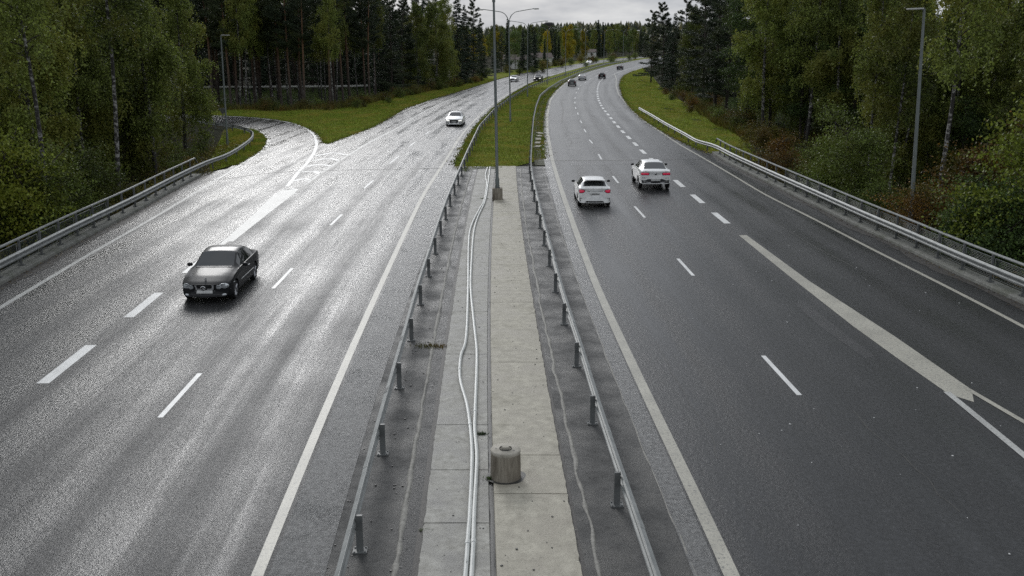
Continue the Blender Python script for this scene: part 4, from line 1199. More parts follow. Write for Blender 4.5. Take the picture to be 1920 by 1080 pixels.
    def skin(nm, side, poly, mat, off=0.008, g_=0.04, mirror=False, par=None):
        for mm in ((1, -1) if mirror else (1,)):
            pl = [(a * mm, b) if side in ('front', 'rear') else (a, b) for a, b in poly]
            a = np.array(pl); lo, hi = a.min(0), a.max(0); q = [Vector(p) for p in pl]
            vs_ = list(q); nn = len(pl)
            for xx in np.arange(lo[0] + g_, hi[0], g_):
                for yy in np.arange(lo[1] + g_, hi[1], g_):
                    ins = False; j = nn - 1
                    for i in range(nn):
                        if ((a[i][1] > yy) != (a[j][1] > yy)) and (xx < (a[j][0] - a[i][0]) * (yy - a[i][1]) / (a[j][1] - a[i][1] + 1e-12) + a[i][0]): ins = not ins
                        j = i
                    if ins: vs_.append(Vector((xx, yy)))
            r = geometry.delaunay_2d_cdt(vs_, [], [list(range(nn))], 1, 1e-6)
            D = {'front': Vector((-1, 0, 0)), 'rear': Vector((1, 0, 0)), 'left': Vector((0, -1, 0)), 'right': Vector((0, 1, 0)), 'top': Vector((0, 0, -1))}[side]
            out = []; depth = []
            for v in r[0]:
                if side in ('front', 'rear'): o_ = Vector((-D.x * 6, v.x, v.y))
                elif side == 'top': o_ = Vector((v.x, v.y, 4))
                else: o_ = Vector((v.x, -D.y * 4, v.y))
                h_ = bvh.ray_cast(o_, D)
                depth.append((o_, h_[0]))
            known = [h[1] for h in depth if h[1] is not None]
            if not known: return
            for o_, h_ in depth:
                if h_ is None:
                    near_ = min(known, key=lambda k: (k - (o_ + D * (k - o_).dot(D))).length)
                    h_ = o_ + D * (near_ - o_).dot(D)
                out.append(h_ - D * off)
            nv = len(out); fs = [tuple(f) for f in r[2]]
            m_ = mesh_py(nm, out, fs, True)
            bmx = bmesh.new(); bmx.from_mesh(m_)
            bmesh.ops.recalc_face_normals(bmx, faces=bmx.faces)
            if sum(f.normal.dot(D) for f in bmx.faces) > 0: bmesh.ops.reverse_faces(bmx, faces=bmx.faces)
            ed = [e for e in bmx.edges if e.is_boundary]
            ex = bmesh.ops.extrude_edge_only(bmx, edges=ed)
            for v in [x for x in ex['geom'] if isinstance(x, bmesh.types.BMVert)]: v.co += D * (off + 0.02)
            bmx.to_mesh(m_); bmx.free()
            oo = obj(nm, m_, mat, par or root)
        return oo
    for sgn in (1, -1):
        mx, mz = S['mirror']
        mr_ = ellipsoid('mirror', (L / 2 - mx, sgn * (hw + 0.09), mz), (0.11, 0.20, 0.13), M['trim'] if S.get('black_mirror') else M[paint], root)
    S['details'](root, skin, L, W)
    return root

def rrect(y0, y1, z0, z1, r=0.03):
    p = []
    for cx, cz, a0 in ((y1 - r, z1 - r, 0), (y0 + r, z1 - r, 90), (y0 + r, z0 + r, 180), (y1 - r, z0 + r, 270)):
        for k in range(4):
            a = R(a0 + k * 30); p.append((cx + r * math.cos(a), cz + r * math.sin(a)))
    return p
def oval(cy, cz, ry, rz_, n=16, tilt=0.0):
    return [(cy + ry * math.cos(t) * math.cos(tilt) - rz_ * math.sin(t) * math.sin(tilt), cz + ry * math.cos(t) * math.sin(tilt) + rz_ * math.sin(t) * math.cos(tilt)) for t in np.linspace(0, 2 * math.pi, n + 1)[:-1]]

# --- dark coupe with twin oval head lamps
def coupe_details(root, skin, L, W):
    skin('headlight', 'front', oval(0.62, 0.585, 0.150, 0.085, 18, -0.12), M['headlamp'], 0.012, mirror=True)
    skin('headlight', 'front', oval(0.455, 0.555, 0.088, 0.075, 14, -0.1), M['headlamp'], 0.020, mirror=True)
    gr = skin('grille', 'front', [(-0.36, 0.635), (0.36, 0.635), (0.32, 0.47), (-0.32, 0.47)], M['trim'], 0.012)
    for z in (0.612, 0.57, 0.53, 0.49):
        k = 0.33 - (0.66 - z) * 0.2
        skin('grille_bar', 'front', rrect(-k, k, z - 0.011, z + 0.011, 0.01), M['chrome'], 0.024, 0.1, par=gr)
    em = MB().lathe([(0.070, 0.0), (0.085, 0.006), (0.070, 0.014), (0.070, 0.0)], (0, 0, 0), 20, 'y')
    for k in range(3):
        a = R(90 + 120 * k); em.tube([(0, 0.006, 0), (0.075 * math.cos(a), 0.006, 0.075 * math.sin(a))], [0.012, 0.003], 5)
    e = em.build('emblem', M['chrome'], root, True, (L / 2 + 0.06, 0, 0.553)); e.rotation_euler = (0, 0, R(-90))
    skin('number_plate', 'front', rrect(-0.26, 0.26, 0.345, 0.455, 0.012), M['plate'], 0.035)
    skin('lower_intake', 'front', [(-0.52, 0.33), (0.52, 0.33), (0.48, 0.23), (-0.48, 0.23)], M['trim'], 0.010)
    skin('bumper_strip', 'front', [(-0.80, 0.455), (-0.30, 0.435), (-0.30, 0.415), (-0.80, 0.43)], M['steel'], 0.012)
    skin('bumper_strip', 'front', [(0.80, 0.455), (0.30, 0.435), (0.30, 0.415), (0.80, 0.43)], M['steel'], 0.012)
    skin('fog_lamp', 'front', oval(0.62, 0.29, 0.07, 0.035), M['headlamp'], 0.010, mirror=True)
    skin('tail_light', 'rear', rrect(0.50, 0.80, 0.66, 0.80, 0.04), M['tail'], 0.010, mirror=True)
    skin('number_plate', 'rear', rrect(-0.26, 0.26, 0.55, 0.66, 0.012), M['plate'], 0.012)
    for sgn, sd_ in ((1, 'left'), (-1, 'right')):
        skin('side_moulding', sd_, rrect(-1.05, 0.75, 0.475, 0.505, 0.012), M['chrome'], 0.006, 0.2)
        skin('door_handle', sd_, rrect(-0.42, -0.24, 0.745, 0.775, 0.012), M['chrome'], 0.025, 0.1)
        skin('door_seam', sd_, [(0.93, 0.86), (0.915, 0.86), (0.85, 0.30), (0.865, 0.30)], M['trim'], 0.003, 0.2)
        skin('door_seam', sd_, [(-0.52, 0.88), (-0.535, 0.88), (-0.50, 0.30), (-0.485, 0.30)], M['trim'], 0.003, 0.2)
        skin('indicator', sd_, rrect(L / 2 - 0.72, L / 2 - 0.60, 0.60, 0.625, 0.01), M['headlamp'], 0.006, 0.2)
    skin('wiper_cowl', 'top', [(L / 2 - 1.45, -0.60), (L / 2 - 1.34, -0.62), (L / 2 - 1.30, 0), (L / 2 - 1.34, 0.62), (L / 2 - 1.45, 0.60), (L / 2 - 1.42, 0)], M['trim'], 0.005)
    MB().box((L / 2 - 0.30, 0, 0.80), (0.01, 0.07, 0.07)).build('hood_star', M['chrome'], root)

COUPE = dict(L=4.64, W=1.72, H=1.41, bow=0.32, wr_=0.315, axles=(0.86, 3.575), ws=(1.47, 2.17), rw=(3.30, 4.02), sw=[(1.68, 2.66), (2.71, 3.55)], grey_ws=False,
    w=[(0, 0.85), (0.1, 0.92), (0.4, 0.985), (1.0, 1.0), (3.8, 1.0), (4.4, 0.95), (4.64, 0.87)],
    zb=[(0, 0.24), (0.2, 0.19), (1, 0.18), (3.7, 0.18), (4.5, 0.24), (4.64, 0.32)],
    zs=[(0, 0.57), (0.15, 0.62), (0.6, 0.71), (1.4, 0.83), (3.0, 0.86), (4.2, 0.87), (4.64, 0.80)],
    zbelt=[(0, 0.61), (0.15, 0.665), (0.6, 0.765), (1.4, 0.90), (3.0, 0.93), (3.8, 0.945), (4.3, 0.94), (4.64, 0.87)],
    wr=[(0, 0.76), (1.3, 0.82), (1.5, 0.80), (2.2, 0.69), (2.8, 0.68), (3.3, 0.67), (4.0, 0.76), (4.64, 0.76)],
    zre=[(0, 0.625), (0.15, 0.685), (0.6, 0.79), (1.4, 0.93), (1.6, 1.02), (2.15, 1.30), (2.6, 1.36), (3.0, 1.345), (3.45, 1.24), (4.05, 0.985), (4.3, 0.96), (4.64, 0.885)],
    zr=[(0, 0.66), (0.15, 0.72), (0.6, 0.83), (1.42, 0.975), (1.52, 1.01), (2.17, 1.365), (2.6, 1.415), (3.0, 1.40), (3.3, 1.35), (4.05, 1.01), (4.3, 0.98), (4.64, 0.905)],
    mirror=(1.80, 0.96), details=coupe_details, black_mirror=False)

# --- white compact hatchback
def hatch_details(root, skin, L, W):
    skin('tail_light', 'rear', [(0.83, 0.93), (0.60, 0.90), (0.53, 0.85), (0.58, 0.80), (0.66, 0.76), (0.80, 0.77), (0.85, 0.84)], M['tail_lit'], 0.012, mirror=True)
    skin('light_border', 'rear', [(0.85, 0.955), (0.57, 0.925), (0.50, 0.85), (0.57, 0.77), (0.66, 0.735), (0.82, 0.745), (0.87, 0.84)], M['trim'], 0.006, mirror=True)
    skin('number_plate', 'rear', rrect(-0.27, 0.27, 0.655, 0.765, 0.012), M['plate'], 0.014)
    skin('plate_text', 'rear', rrect(-0.20, 0.14, 0.69, 0.725, 0.01), M['trim'], 0.018)
    skin('tailgate_strip', 'rear', rrect(-0.40, 0.40, 0.835, 0.86, 0.01), M['steel'], 0.02)
    skin('diffuser', 'rear', [(-0.60, 0.215), (-0.45, 0.335), (0.45, 0.335), (0.60, 0.215)], M['trim'], 0.010)
    skin('bumper_vent', 'rear', [(0.80, 0.49), (0.66, 0.475), (0.66, 0.455), (0.775, 0.455), (0.745, 0.31), (0.78, 0.31)], M['trim'], 0.008, mirror=True)
    MB().box((-L / 2 + 0.42, 0, 1.405), (0.26, 1.08, 0.03)).build('roof_spoiler', M['paint_white'], root)
    skin('headlight', 'front', oval(0.62, 0.66, 0.2, 0.07), M['headlamp'], 0.010, mirror=True)
    skin('grille', 'front', rrect(-0.4, 0.4, 0.45, 0.64, 0.05), M['trim'], 0.010)
    for sd_ in ('left', 'right'):
        skin('door_handle', sd_, rrect(-0.05, 0.13, 0.83, 0.86, 0.012), M['paint_white'], 0.03, 0.1)
        skin('door_seam', sd_, [(0.10, 0.92), (0.088, 0.92), (0.08, 0.28), (0.092, 0.28)], M['trim'], 0.003, 0.2)
        skin('sill', sd_, rrect(-1.0, 1.0, 0.20, 0.26, 0.02), M['trim'], 0.006, 0.2)
HATCH = dict(L=4.29, W=1.78, H=1.43, bow=0.26, rbow=0.15, tail_lean=0.10, wr_=0.32, axles=(0.88, 3.58), ws=(1.15, 1.95), rw=(3.72, 4.06), sw=[(1.35, 2.25), (2.32, 3.05), (3.10, 3.5)], black_mirror=True,
    w=[(0, 0.86), (0.1, 0.93), (0.4, 0.985), (3.4, 1.0), (3.9, 0.985), (4.29, 0.945)],
    zb=[(0, 0.24), (0.2, 0.19), (3.6, 0.19), (4.29, 0.23)],
    zs=[(0, 0.60), (0.2, 0.70), (1.1, 0.86), (3.0, 0.93), (4.1, 0.95), (4.29, 0.90)],
    zbelt=[(0, 0.66), (0.2, 0.76), (1.1, 0.93), (3.0, 1.0), (4.0, 1.03), (4.29, 0.97)],
    wr=[(0, 0.78), (1.1, 0.80), (1.3, 0.77), (2.0, 0.66), (3.6, 0.62), (4.05, 0.74), (4.29, 0.84)],
    zre=[(0, 0.67), (0.2, 0.78), (1.1, 0.95), (1.35, 1.04), (1.95, 1.31), (2.6, 1.375), (3.4, 1.35), (3.72, 1.30), (4.05, 1.06), (4.18, 1.0), (4.29, 0.98)],
    zr=[(0, 0.70), (0.2, 0.81), (1.1, 0.99), (1.2, 1.03), (1.95, 1.38), (2.6, 1.43), (3.4, 1.41), (3.70, 1.385), (4.06, 1.10), (4.2, 1.02), (4.29, 0.99)],
    mirror=(1.5, 1.03), details=hatch_details)

# --- white coupe-backed off-roader
def suv_details(root, skin, L, W):
    skin('tail_light', 'rear', rrect(0.40, 0.87, 0.90, 1.02, 0.05), M['tail_lit'], 0.012, mirror=True)
    skin('light_border', 'rear', rrect(0.37, 0.90, 0.88, 1.04, 0.06), M['trim'], 0.006, mirror=True)
    skin('spoiler_lip', 'rear', rrect(-0.62, 0.62, 1.115, 1.135, 0.008), M['tail'], 0.012)
    skin('emblem', 'rear', oval(0, 0.955, 0.065, 0.065), M['chrome'], 0.014)
    skin('bumper_trim', 'rear', [(-0.84, 0.38), (-0.84, 0.60), (-0.62, 0.575), (-0.42, 0.665), (0.42, 0.665), (0.62, 0.575), (0.84, 0.60), (0.84, 0.38)], M['trim'], 0.010)
    skin('number_plate', 'rear', rrect(-0.27, 0.27, 0.545, 0.645, 0.012), M['plate'], 0.02)
    skin('skid_plate', 'rear', [(-0.74, 0.46), (-0.70, 0.50), (-0.4, 0.475), (0.4, 0.475), (0.70, 0.50), (0.74, 0.46), (0.4, 0.445), (-0.4, 0.445)], M['chrome'], 0.022)
    skin('reflector', 'rear', rrect(0.60, 0.80, 0.715, 0.735, 0.008), M['trim'], 0.008, mirror=True)
    skin('headlight', 'front', oval(0.66, 0.83, 0.2, 0.08), M['headlamp'], 0.010, mirror=True)
    skin('grille', 'front', rrect(-0.42, 0.42, 0.6, 0.86, 0.05), M['trim'], 0.010)
    for sd_ in ('left', 'right'):
        skin('sill', sd_, rrect(-1.05, 1.05, 0.36, 0.45, 0.02), M['trim'], 0.008, 0.2)
        skin('door_handle', sd_, rrect(-0.05, 0.15, 0.98, 1.01, 0.012), M['chrome'], 0.03, 0.1)
        skin('door_seam', sd_, [(0.06, 1.06), (0.048, 1.06), (0.04, 0.45), (0.052, 0.45)], M['trim'], 0.003, 0.2)
SUV = dict(L=4.73, W=1.89, H=1.60, bow=0.26, rbow=0.16, tail_lean=0.08, wr_=0.375, axles=(0.93, 3.80), ws=(1.30, 2.08), rw=(3.45, 4.30), sw=[(1.50, 2.40), (2.47, 3.35)], black_mirror=True,
    w=[(0, 0.86), (0.1, 0.93), (0.4, 0.985), (3.8, 1.0), (4.3, 0.98), (4.73, 0.92)],
    zb=[(0, 0.36), (0.2, 0.30), (3.8, 0.30), (4.73, 0.38)],
    zs=[(0, 0.78), (0.2, 0.88), (1.2, 1.02), (3.0, 1.06), (4.4, 1.08), (4.73, 1.02)],
    zbelt=[(0, 0.84), (0.2, 0.94), (1.2, 1.09), (3.0, 1.14), (4.3, 1.16), (4.73, 1.09)],
    wr=[(0, 0.78), (1.2, 0.80), (1.4, 0.78), (2.1, 0.66), (3.2, 0.62), (4.3, 0.74), (4.73, 0.82)],
    zre=[(0, 0.85), (0.2, 0.955), (1.2, 1.11), (1.5, 1.22), (2.1, 1.49), (2.6, 1.545), (3.2, 1.50), (3.5, 1.43), (4.3, 1.18), (4.5, 1.165), (4.73, 1.10)],
    zr=[(0, 0.89), (0.2, 1.0), (1.2, 1.15), (1.35, 1.2), (2.08, 1.555), (2.6, 1.60), (3.2, 1.575), (3.45, 1.53), (4.3, 1.22), (4.5, 1.185), (4.73, 1.115)],
    mirror=(1.65, 1.18), details=suv_details)

# --- white fastback seen from the front
def sedan_details(root, skin, L, W):
    skin('headlight', 'front', [(0.44, 0.60), (0.84, 0.67), (0.80, 0.565), (0.52, 0.545)], M['headlamp_lit'], 0.012, mirror=True)
    skin('grille', 'front', [(-0.42, 0.66), (0.42, 0.66), (0.46, 0.60), (0.38, 0.31), (-0.38, 0.31), (-0.46, 0.60)], M['trim'], 0.012)
    skin('number_plate', 'front', rrect(-0.26, 0.26, 0.40, 0.505, 0.012), M['plate'], 0.02)
    skin('side_intake', 'front', [(0.52, 0.37), (0.86, 0.40), (0.84, 0.30), (0.52, 0.27)], M['trim'], 0.010, mirror=True)
    skin('tail_light', 'rear', rrect(0.50, 0.84, 0.75, 0.88, 0.04), M['tail'], 0.010, mirror=True)
    skin('number_plate', 'rear', rrect(-0.26, 0.26, 0.62, 0.73, 0.012), M['plate'], 0.012)
SEDAN = dict(L=4.75, W=1.85, H=1.40, bow=0.28, wr_=0.33, axles=(0.90, 3.72), ws=(1.30, 2.15), rw=(3.35, 4.20), sw=[(1.55, 2.45), (2.52, 3.40)],
    w=[(0, 0.88), (0.1, 0.94), (0.4, 0.99), (3.8, 1.0), (4.4, 0.96), (4.75, 0.88)],
    zb=[(0, 0.22), (0.2, 0.18), (3.8, 0.18), (4.75, 0.28)],
    zs=[(0, 0.62), (0.15, 0.68), (1.3, 0.84), (3.0, 0.90), (4.4, 0.93), (4.75, 0.86)],
    zbelt=[(0, 0.66), (0.15, 0.73), (1.3, 0.91), (3.0, 0.97), (4.4, 1.0), (4.75, 0.93)],
    wr=[(0, 0.78), (1.25, 0.80), (1.4, 0.78), (2.15, 0.65), (3.3, 0.63), (4.2, 0.72), (4.75, 0.76)],
    zre=[(0, 0.67), (0.15, 0.745), (1.25, 0.93), (1.5, 1.02), (2.15, 1.30), (2.7, 1.345), (3.3, 1.30), (4.2, 1.03), (4.5, 1.01), (4.75, 0.94)],
    zr=[(0, 0.70), (0.15, 0.78), (1.25, 0.97), (1.35, 1.01), (2.15, 1.36), (2.7, 1.40), (3.3, 1.365), (4.2, 1.06), (4.5, 1.03), (4.75, 0.96)],
    mirror=(1.68, 0.99), details=sedan_details)

def heading(ref, y, toward=False):
    d = np.gradient(ref, axis=0); i = int(np.argmin(abs(ref[:, 1] - y)))
    v = d[i] if not toward else -d[i]
    return math.atan2(v[1], v[0])
def car_at(px, ref, toward, S, name, paint, label, yaw=0.0, group=None):
    x, y = P(*px); a = heading(ref, y, toward) + R(yaw)
    # the given pixel is the ground under the bumper that faces the viewer
    k = -1 if toward else 1
    cx, cy = x + k * math.cos(a) * S['L'] / 2, y + k * math.sin(a) * S['L'] / 2
    return make_car(name, S, paint, label, (cx, cy, float(rise(cy)) + 0.005), a, group=group)
car_at((384, 571), LRE, True, COUPE, 'car', 'paint_black', 'black two-door coupe with twin oval headlights driving towards the viewer in the left carriageway')
car_at((1115, 389), RLE, False, HATCH, 'car', 'paint_white', 'white compact hatchback with lit red lamps and black rear window, seen from behind')
car_at((1229, 357), RLE, False, SUV, 'car', 'paint_white', 'tall white coupe-backed off-roader seen from behind beside the wide dashes', yaw=0)
car_at((851, 237), LRE, True, SEDAN, 'car', 'paint_white', 'white fastback with wide black grille coming towards the viewer, headlights mirrored on the wet road')
def far_details(front_lit=False, rear=True):
    def f(root, skin, L, W):
        hz = 0.66
        skin('headlight', 'front', rrect(0.45, 0.80, hz, hz + 0.14, 0.04), M['headlamp_lit' if front_lit else 'headlamp'], 0.012, mirror=True)
        skin('grille', 'front', rrect(-0.42, 0.42, 0.42, 0.66, 0.04), M['trim'], 0.01)
        skin('tail_light', 'rear', rrect(0.52, 0.82, 0.78, 0.92, 0.04), M['tail'], 0.012, mirror=True)
        skin('number_plate', 'rear', rrect(-0.26, 0.26, 0.60, 0.71, 0.012), M['plate'], 0.014)
        skin('bumper_trim', 'rear', rrect(-0.7, 0.7, 0.26, 0.42, 0.03), M['trim'], 0.01)
    return f
def variant(S, **k):
    d = dict(S); d.update(k); return d
FH = variant(HATCH, details=far_details(True)); FS = variant(SEDAN, details=far_details(True)); FU = variant(SUV, details=far_details(True), H=1.6)
car_at((1007, 153), LRE, True, FU, 'car', 'paint_black', 'dark far car driving towards the viewer just left of the fourth lamp post')
car_at((961, 153.5), LRE, True, FH, 'car', 'paint_silver', 'silver far car in the outer oncoming lane, half hidden behind the second lamp post')
car_at((1103, 120.6), LRE, True, FS, 'car', 'paint_white', 'farthest oncoming car, white, beside the sixth lamp post')
car_at((1072, 161.5), RLE, False, FH, 'car', 'paint_grey', 'dark grey far hatchback next to the left edge line of the right carriageway')
car_at((1090.5, 150.5), RLE, False, FS, 'car', 'paint_silver', 'silver far car driving away ahead of the dark grey hatchback')
car_at((1128, 147.5), RLE, False, FH, 'car', 'paint_black', 'black far car driving away where the ramp merges')
car_at((1161, 130.5), RLE, False, FS, 'car', 'paint_black', 'farthest car driving away, a dark one near the end of the bend')
M['house_white'] = mat_plain('house_white', (0.62, 0.62, 0.58), 0.7)
# ------------------------------------------------------------------ vegetation: prototypes
def unit(v): return v / (np.linalg.norm(v, axis=-1, keepdims=True) + 1e-9)

def leaf_quads(c, length, width, r, hang=0.0):
    """rhombic leaves at centres c, turned at random; hang pulls their long axis downwards"""
    n = len(c)
    u = unit(r.normal(size=(n, 3)) + np.array([0, 0, -hang])); t = r.normal(size=(n, 3)); w = unit(np.cross(u, t))
    L = (length * (0.7 + 0.6 * r.random(n)))[:, None]; Wd = (width * (0.7 + 0.6 * r.random(n)))[:, None]
    v = np.stack([c - u * L / 2, c + w * Wd / 2, c + u * L / 2, c - w * Wd / 2], 1).reshape(-1, 3)
    return v, np.arange(4 * n).reshape(n, 4)

def needle_tris(c, d, length, width, r):
    n = len(c); d = unit(d); t = r.normal(size=(n, 3)); w = unit(np.cross(d, t))
    L = (length * (0.6 + 0.8 * r.random(n)))[:, None]
    v = np.stack([c - w * width / 2, c + w * width / 2, c + d * L], 1).reshape(-1, 3)
    return v, np.arange(3 * n).reshape(n, 3)

def wood_mesh(limbs, name='trunk'):
    b = MB(); n0 = 0
    for i, (pts, rads, n) in enumerate(limbs):
        b.tube(pts, rads, n, cap=False)
        if i == 0: n0 = len(b.f)
    m = b.mesh(name, True, 60)
    m.materials.append(None); m.materials.append(None)
    m.polygons.foreach_set('material_index', [0 if i < n0 else 1 for i in range(len(m.polygons))])
    return m

def trunk_path(H, r, bend=0.35, n=9):
    z = np.linspace(0, H, n); k = r.normal(size=(2,)) * bend; q = r.normal(size=(2,)) * bend * 0.5
    t = z / H
    return np.column_stack([k[0] * t ** 2 + q[0] * np.sin(t * 5), k[1] * t ** 2 + q[1] * np.sin(t * 4), z - 0.3 * (z == 0)])

def at_path(p, z): return np.array([np.interp(z, p[:, 2], p[:, 0]), np.interp(z, p[:, 2], p[:, 1]), z])

def proto_birch(seed, H=17, z0=3.0, R0=2.6, ntw=3000, per=12, leaf=0.14, r0=0.16, hangL=1.3, nl=46, two=False):
    r = np.random.default_rng(seed)
    limbs = []; starts = []
    tp = trunk_path(H, r)
    limbs.append((tp, list(np.linspace(r0, 0.02, len(tp))), 9))
    for i in range(nl):
        u = (i + r.random()) / nl; z = z0 + (H - z0 - 0.3) * u ** 0.92
        a = r.random() * 6.283; ln = (R0 * (1 - u) ** 0.55 * (0.65 + 0.5 * r.random()) + 0.35) * (0.65 + 0.35 * min(1, u * 4))
        b0 = at_path(tp, z); t = np.linspace(0, 1, 5)
        rise_ = 0.85 + 0.3 * r.random()
        pts = np.stack([b0[0] + math.cos(a) * ln * t, b0[1] + math.sin(a) * ln * t, b0[2] + ln * (rise_ * t - 0.75 * t ** 2)], 1)
        limbs.append((pts, [0.035 * (1 - u * 0.6), 0.03 * (1 - u * 0.6), 0.02, 0.013, 0.006], 4))
        m = max(8, int(ntw / nl * (ln / R0 + 0.25)))
        tt = 0.2 + 0.8 * r.random(m) ** 0.7
        s = np.stack([np.interp(tt, t, pts[:, k]) for k in range(3)], 1) + r.normal(size=(m, 3)) * np.array([0.28, 0.28, 0.15]) * (0.5 + ln / 4)
        starts.append(s)
    s = np.vstack(starts); n = len(s)
    hl = hangL * (0.25 + r.random(n) ** 1.5)
    drift = r.normal(size=(n, 2)) * 0.18
    f = r.random((n, per))
    c = np.stack([s[:, None, 0] + drift[:, None, 0] * f, s[:, None, 1] + drift[:, None, 1] * f, s[:, None, 2] - hl[:, None] * f], 2) + r.normal(size=(n, per, 3)) * 0.055
    v, q = leaf_quads(c.reshape(-1, 3), leaf, leaf * 0.75, r, 0.8)
    return wood_mesh(limbs), mesh_np('crown', v, q)

def proto_broad(seed, H=12, z0=1.2, R0=2.8, ncl=900, per=22, leaf=0.12, r0=0.12, nl=40, spread=0.33, stems=1, top=0.6):
    r = np.random.default_rng(seed); limbs = []; cl = []
    for sidx in range(stems):
        tp = trunk_path(H * (0.75 + 0.25 * r.random() if stems > 1 else 1), r, 0.5 if stems == 1 else R0 * 0.45)
        limbs.append((tp, list(np.linspace(r0, 0.015, len(tp))), 7))
        Hs = tp[-1, 2]
        for i in range(nl // stems):
            u = r.random(); z = z0 + (Hs - z0 - 0.2) * u
            a = r.random() * 6.283
            env = math.sin(math.pi * min(1, (u * 0.85 + 0.15))) ** top
            ln = R0 * env * (0.55 + 0.5 * r.random()) + 0.25
            if stems > 1: ln *= 0.7
            b0 = at_path(tp, z); t = np.linspace(0, 1, 4)
            pts = np.stack([b0[0] + math.cos(a) * ln * t, b0[1] + math.sin(a) * ln * t, b0[2] + ln * (0.6 * t - 0.2 * t ** 2)], 1)
            limbs.append((pts, [0.03, 0.022, 0.014, 0.006], 4))
            m = max(3, int(ncl / nl * (0.4 + ln / R0)))
            tt = 0.25 + 0.8 * r.random(m) ** 0.6
            s = np.stack([np.interp(tt, t, pts[:, k]) for k in range(3)], 1) + r.normal(size=(m, 3)) * spread * 0.9
            cl.append(s)
    s = np.vstack(cl); n = len(s)
    # flattened sprays of leaves
    c = s[:, None, :] + r.normal(size=(n, per, 3)) * np.array([spread, spread, spread * 0.30])
    c = c.reshape(-1, 3); c = c[c[:, 2] > 0.05]
    v, q = leaf_quads(c, leaf, leaf * 0.7, r, 0.3)
    return wood_mesh(limbs), mesh_np('crown', v, q)

def proto_pine(seed, H=20, z0=8.5, R0=2.6, ntuft=5200, per=6, nl=44, r0=0.19, low=False, needle=0.22, width=0.05):
    r = np.random.default_rng(seed); limbs = []; C = []; D = []
    tp = trunk_path(H, r, 0.3); limbs.append((tp, list(np.linspace(r0, 0.03, len(tp))), 9))
    for i in range(8):                                   # dead stubs below the crown
        z = z0 * (0.35 + 0.6 * r.random()); a = r.random() * 6.283; b0 = at_path(tp, z); ln = 0.5 + r.random() * 1.2
        limbs.append(([b0, b0 + np.array([math.cos(a) * ln, math.sin(a) * ln, 0.1 * ln])], [0.022, 0.006], 3))
    for i in range(nl):
        u = (i + r.random()) / nl; z = z0 + (H - z0 - 0.2) * u
        env = (math.sin(math.pi * (0.22 + 0.74 * u)) ** 0.8) if not low else (1 - u) ** 0.7 * 1.05 + 0.08
        ln = R0 * env * (0.55 + 0.6 * r.random()) + 0.2; a = r.random() * 6.283
        b0 = at_path(tp, z); t = np.linspace(0, 1, 4); sl = (0.1 + 0.5 * u) if not low else (-0.12 + 0.5 * u)
        pts = np.stack([b0[0] + math.cos(a) * ln * t, b0[1] + math.sin(a) * ln * t, b0[2] + ln * (sl * t + 0.12 * t ** 2)], 1)
        limbs.append((pts, [0.05 * (1 - 0.5 * u), 0.035, 0.022, 0.008], 4))
        m = max(10, int(ntuft / nl * (0.3 + ln / R0)))
        tt = 0.25 + 0.8 * r.random(m) ** 0.65
        side = r.normal(size=m) * 0.22 * ln * (1.1 - 0.5 * tt)
        s = np.stack([np.interp(tt, t, pts[:, k]) for k in range(3)], 1)
        s += np.stack([-math.sin(a) * side, math.cos(a) * side, r.normal(size=m) * 0.10 + 0.04], 1)
        d = np.tile([math.cos(a), math.sin(a), 0.35], (m, 1))
        C.append(s); D.append(d)
    s = np.vstack(C); d = np.vstack(D); n = len(s)
    c = np.repeat(s, per, 0); dd = unit(np.repeat(d, per, 0) * 0.5 + r.normal(size=(n * per, 3)) * np.array([0.9, 0.9, 0.6]))
    v, q = needle_tris(c + r.normal(size=c.shape) * 0.04, dd, needle, width, r)
    return wood_mesh(limbs), mesh_np('crown', v, q)

def proto_spruce(seed, H=16, R0=2.2, z0=0.6, n_w=44, r0=0.16, per_m=26, leafL=0.26, leafW=0.075):
    r = np.random.default_rng(seed); limbs = []; C = []; D = []
    tp = trunk_path(H, r, 0.1); limbs.append((tp, list(np.linspace(r0, 0.012, len(tp))), 8))
    for i in range(n_w):
        u = i / n_w; z = z0 + (H - z0 - 0.15) * u ** 0.95
        rad = R0 * (1 - u) ** 0.85 * (0.85 + 0.3 * r.random()) + 0.10
        for k in range(7):
            a = r.random() * 6.283; ln = rad * (0.75 + 0.4 * r.random()); b0 = at_path(tp, z + r.normal() * 0.1)
            t = np.linspace(0, 1, 4)
            pts = np.stack([b0[0] + math.cos(a) * ln * t, b0[1] + math.sin(a) * ln * t, b0[2] + ln * (-0.42 * t + 0.22 * t ** 2)], 1)
            if k < 3: limbs.append((pts, [0.02, 0.014, 0.01, 0.004], 3))
            m = max(4, int(per_m * ln)); tt = 0.08 + 0.92 * r.random(m)
            s = np.stack([np.interp(tt, t, pts[:, j]) for j in range(3)], 1)
            sd_ = r.choice([-1, 1], m) * (0.05 + 0.28 * r.random(m)) * (1.15 - tt) * min(1.3, ln)
            s += np.stack([-math.sin(a) * sd_, math.cos(a) * sd_, -abs(sd_) * 0.25 + r.normal(size=m) * 0.03], 1)
            C.append(s); D.append(np.stack([math.cos(a) - math.sin(a) * np.sign(sd_), math.sin(a) + math.cos(a) * np.sign(sd_), np.full(m, -0.55)], 1))
    s = np.vstack(C); d = np.vstack(D) + r.normal(size=(len(s), 3)) * 0.35
    v, q = needle_tris(s, d, leafL, leafW, r)
    v2, q2 = needle_tris(s + r.normal(size=s.shape) * 0.05, d + r.normal(size=d.shape) * 0.6, leafL, leafW, r)
    return wood_mesh(limbs), mesh_np('crown', np.vstack([v, v2]), np.vstack([q, q2 + len(v)]))

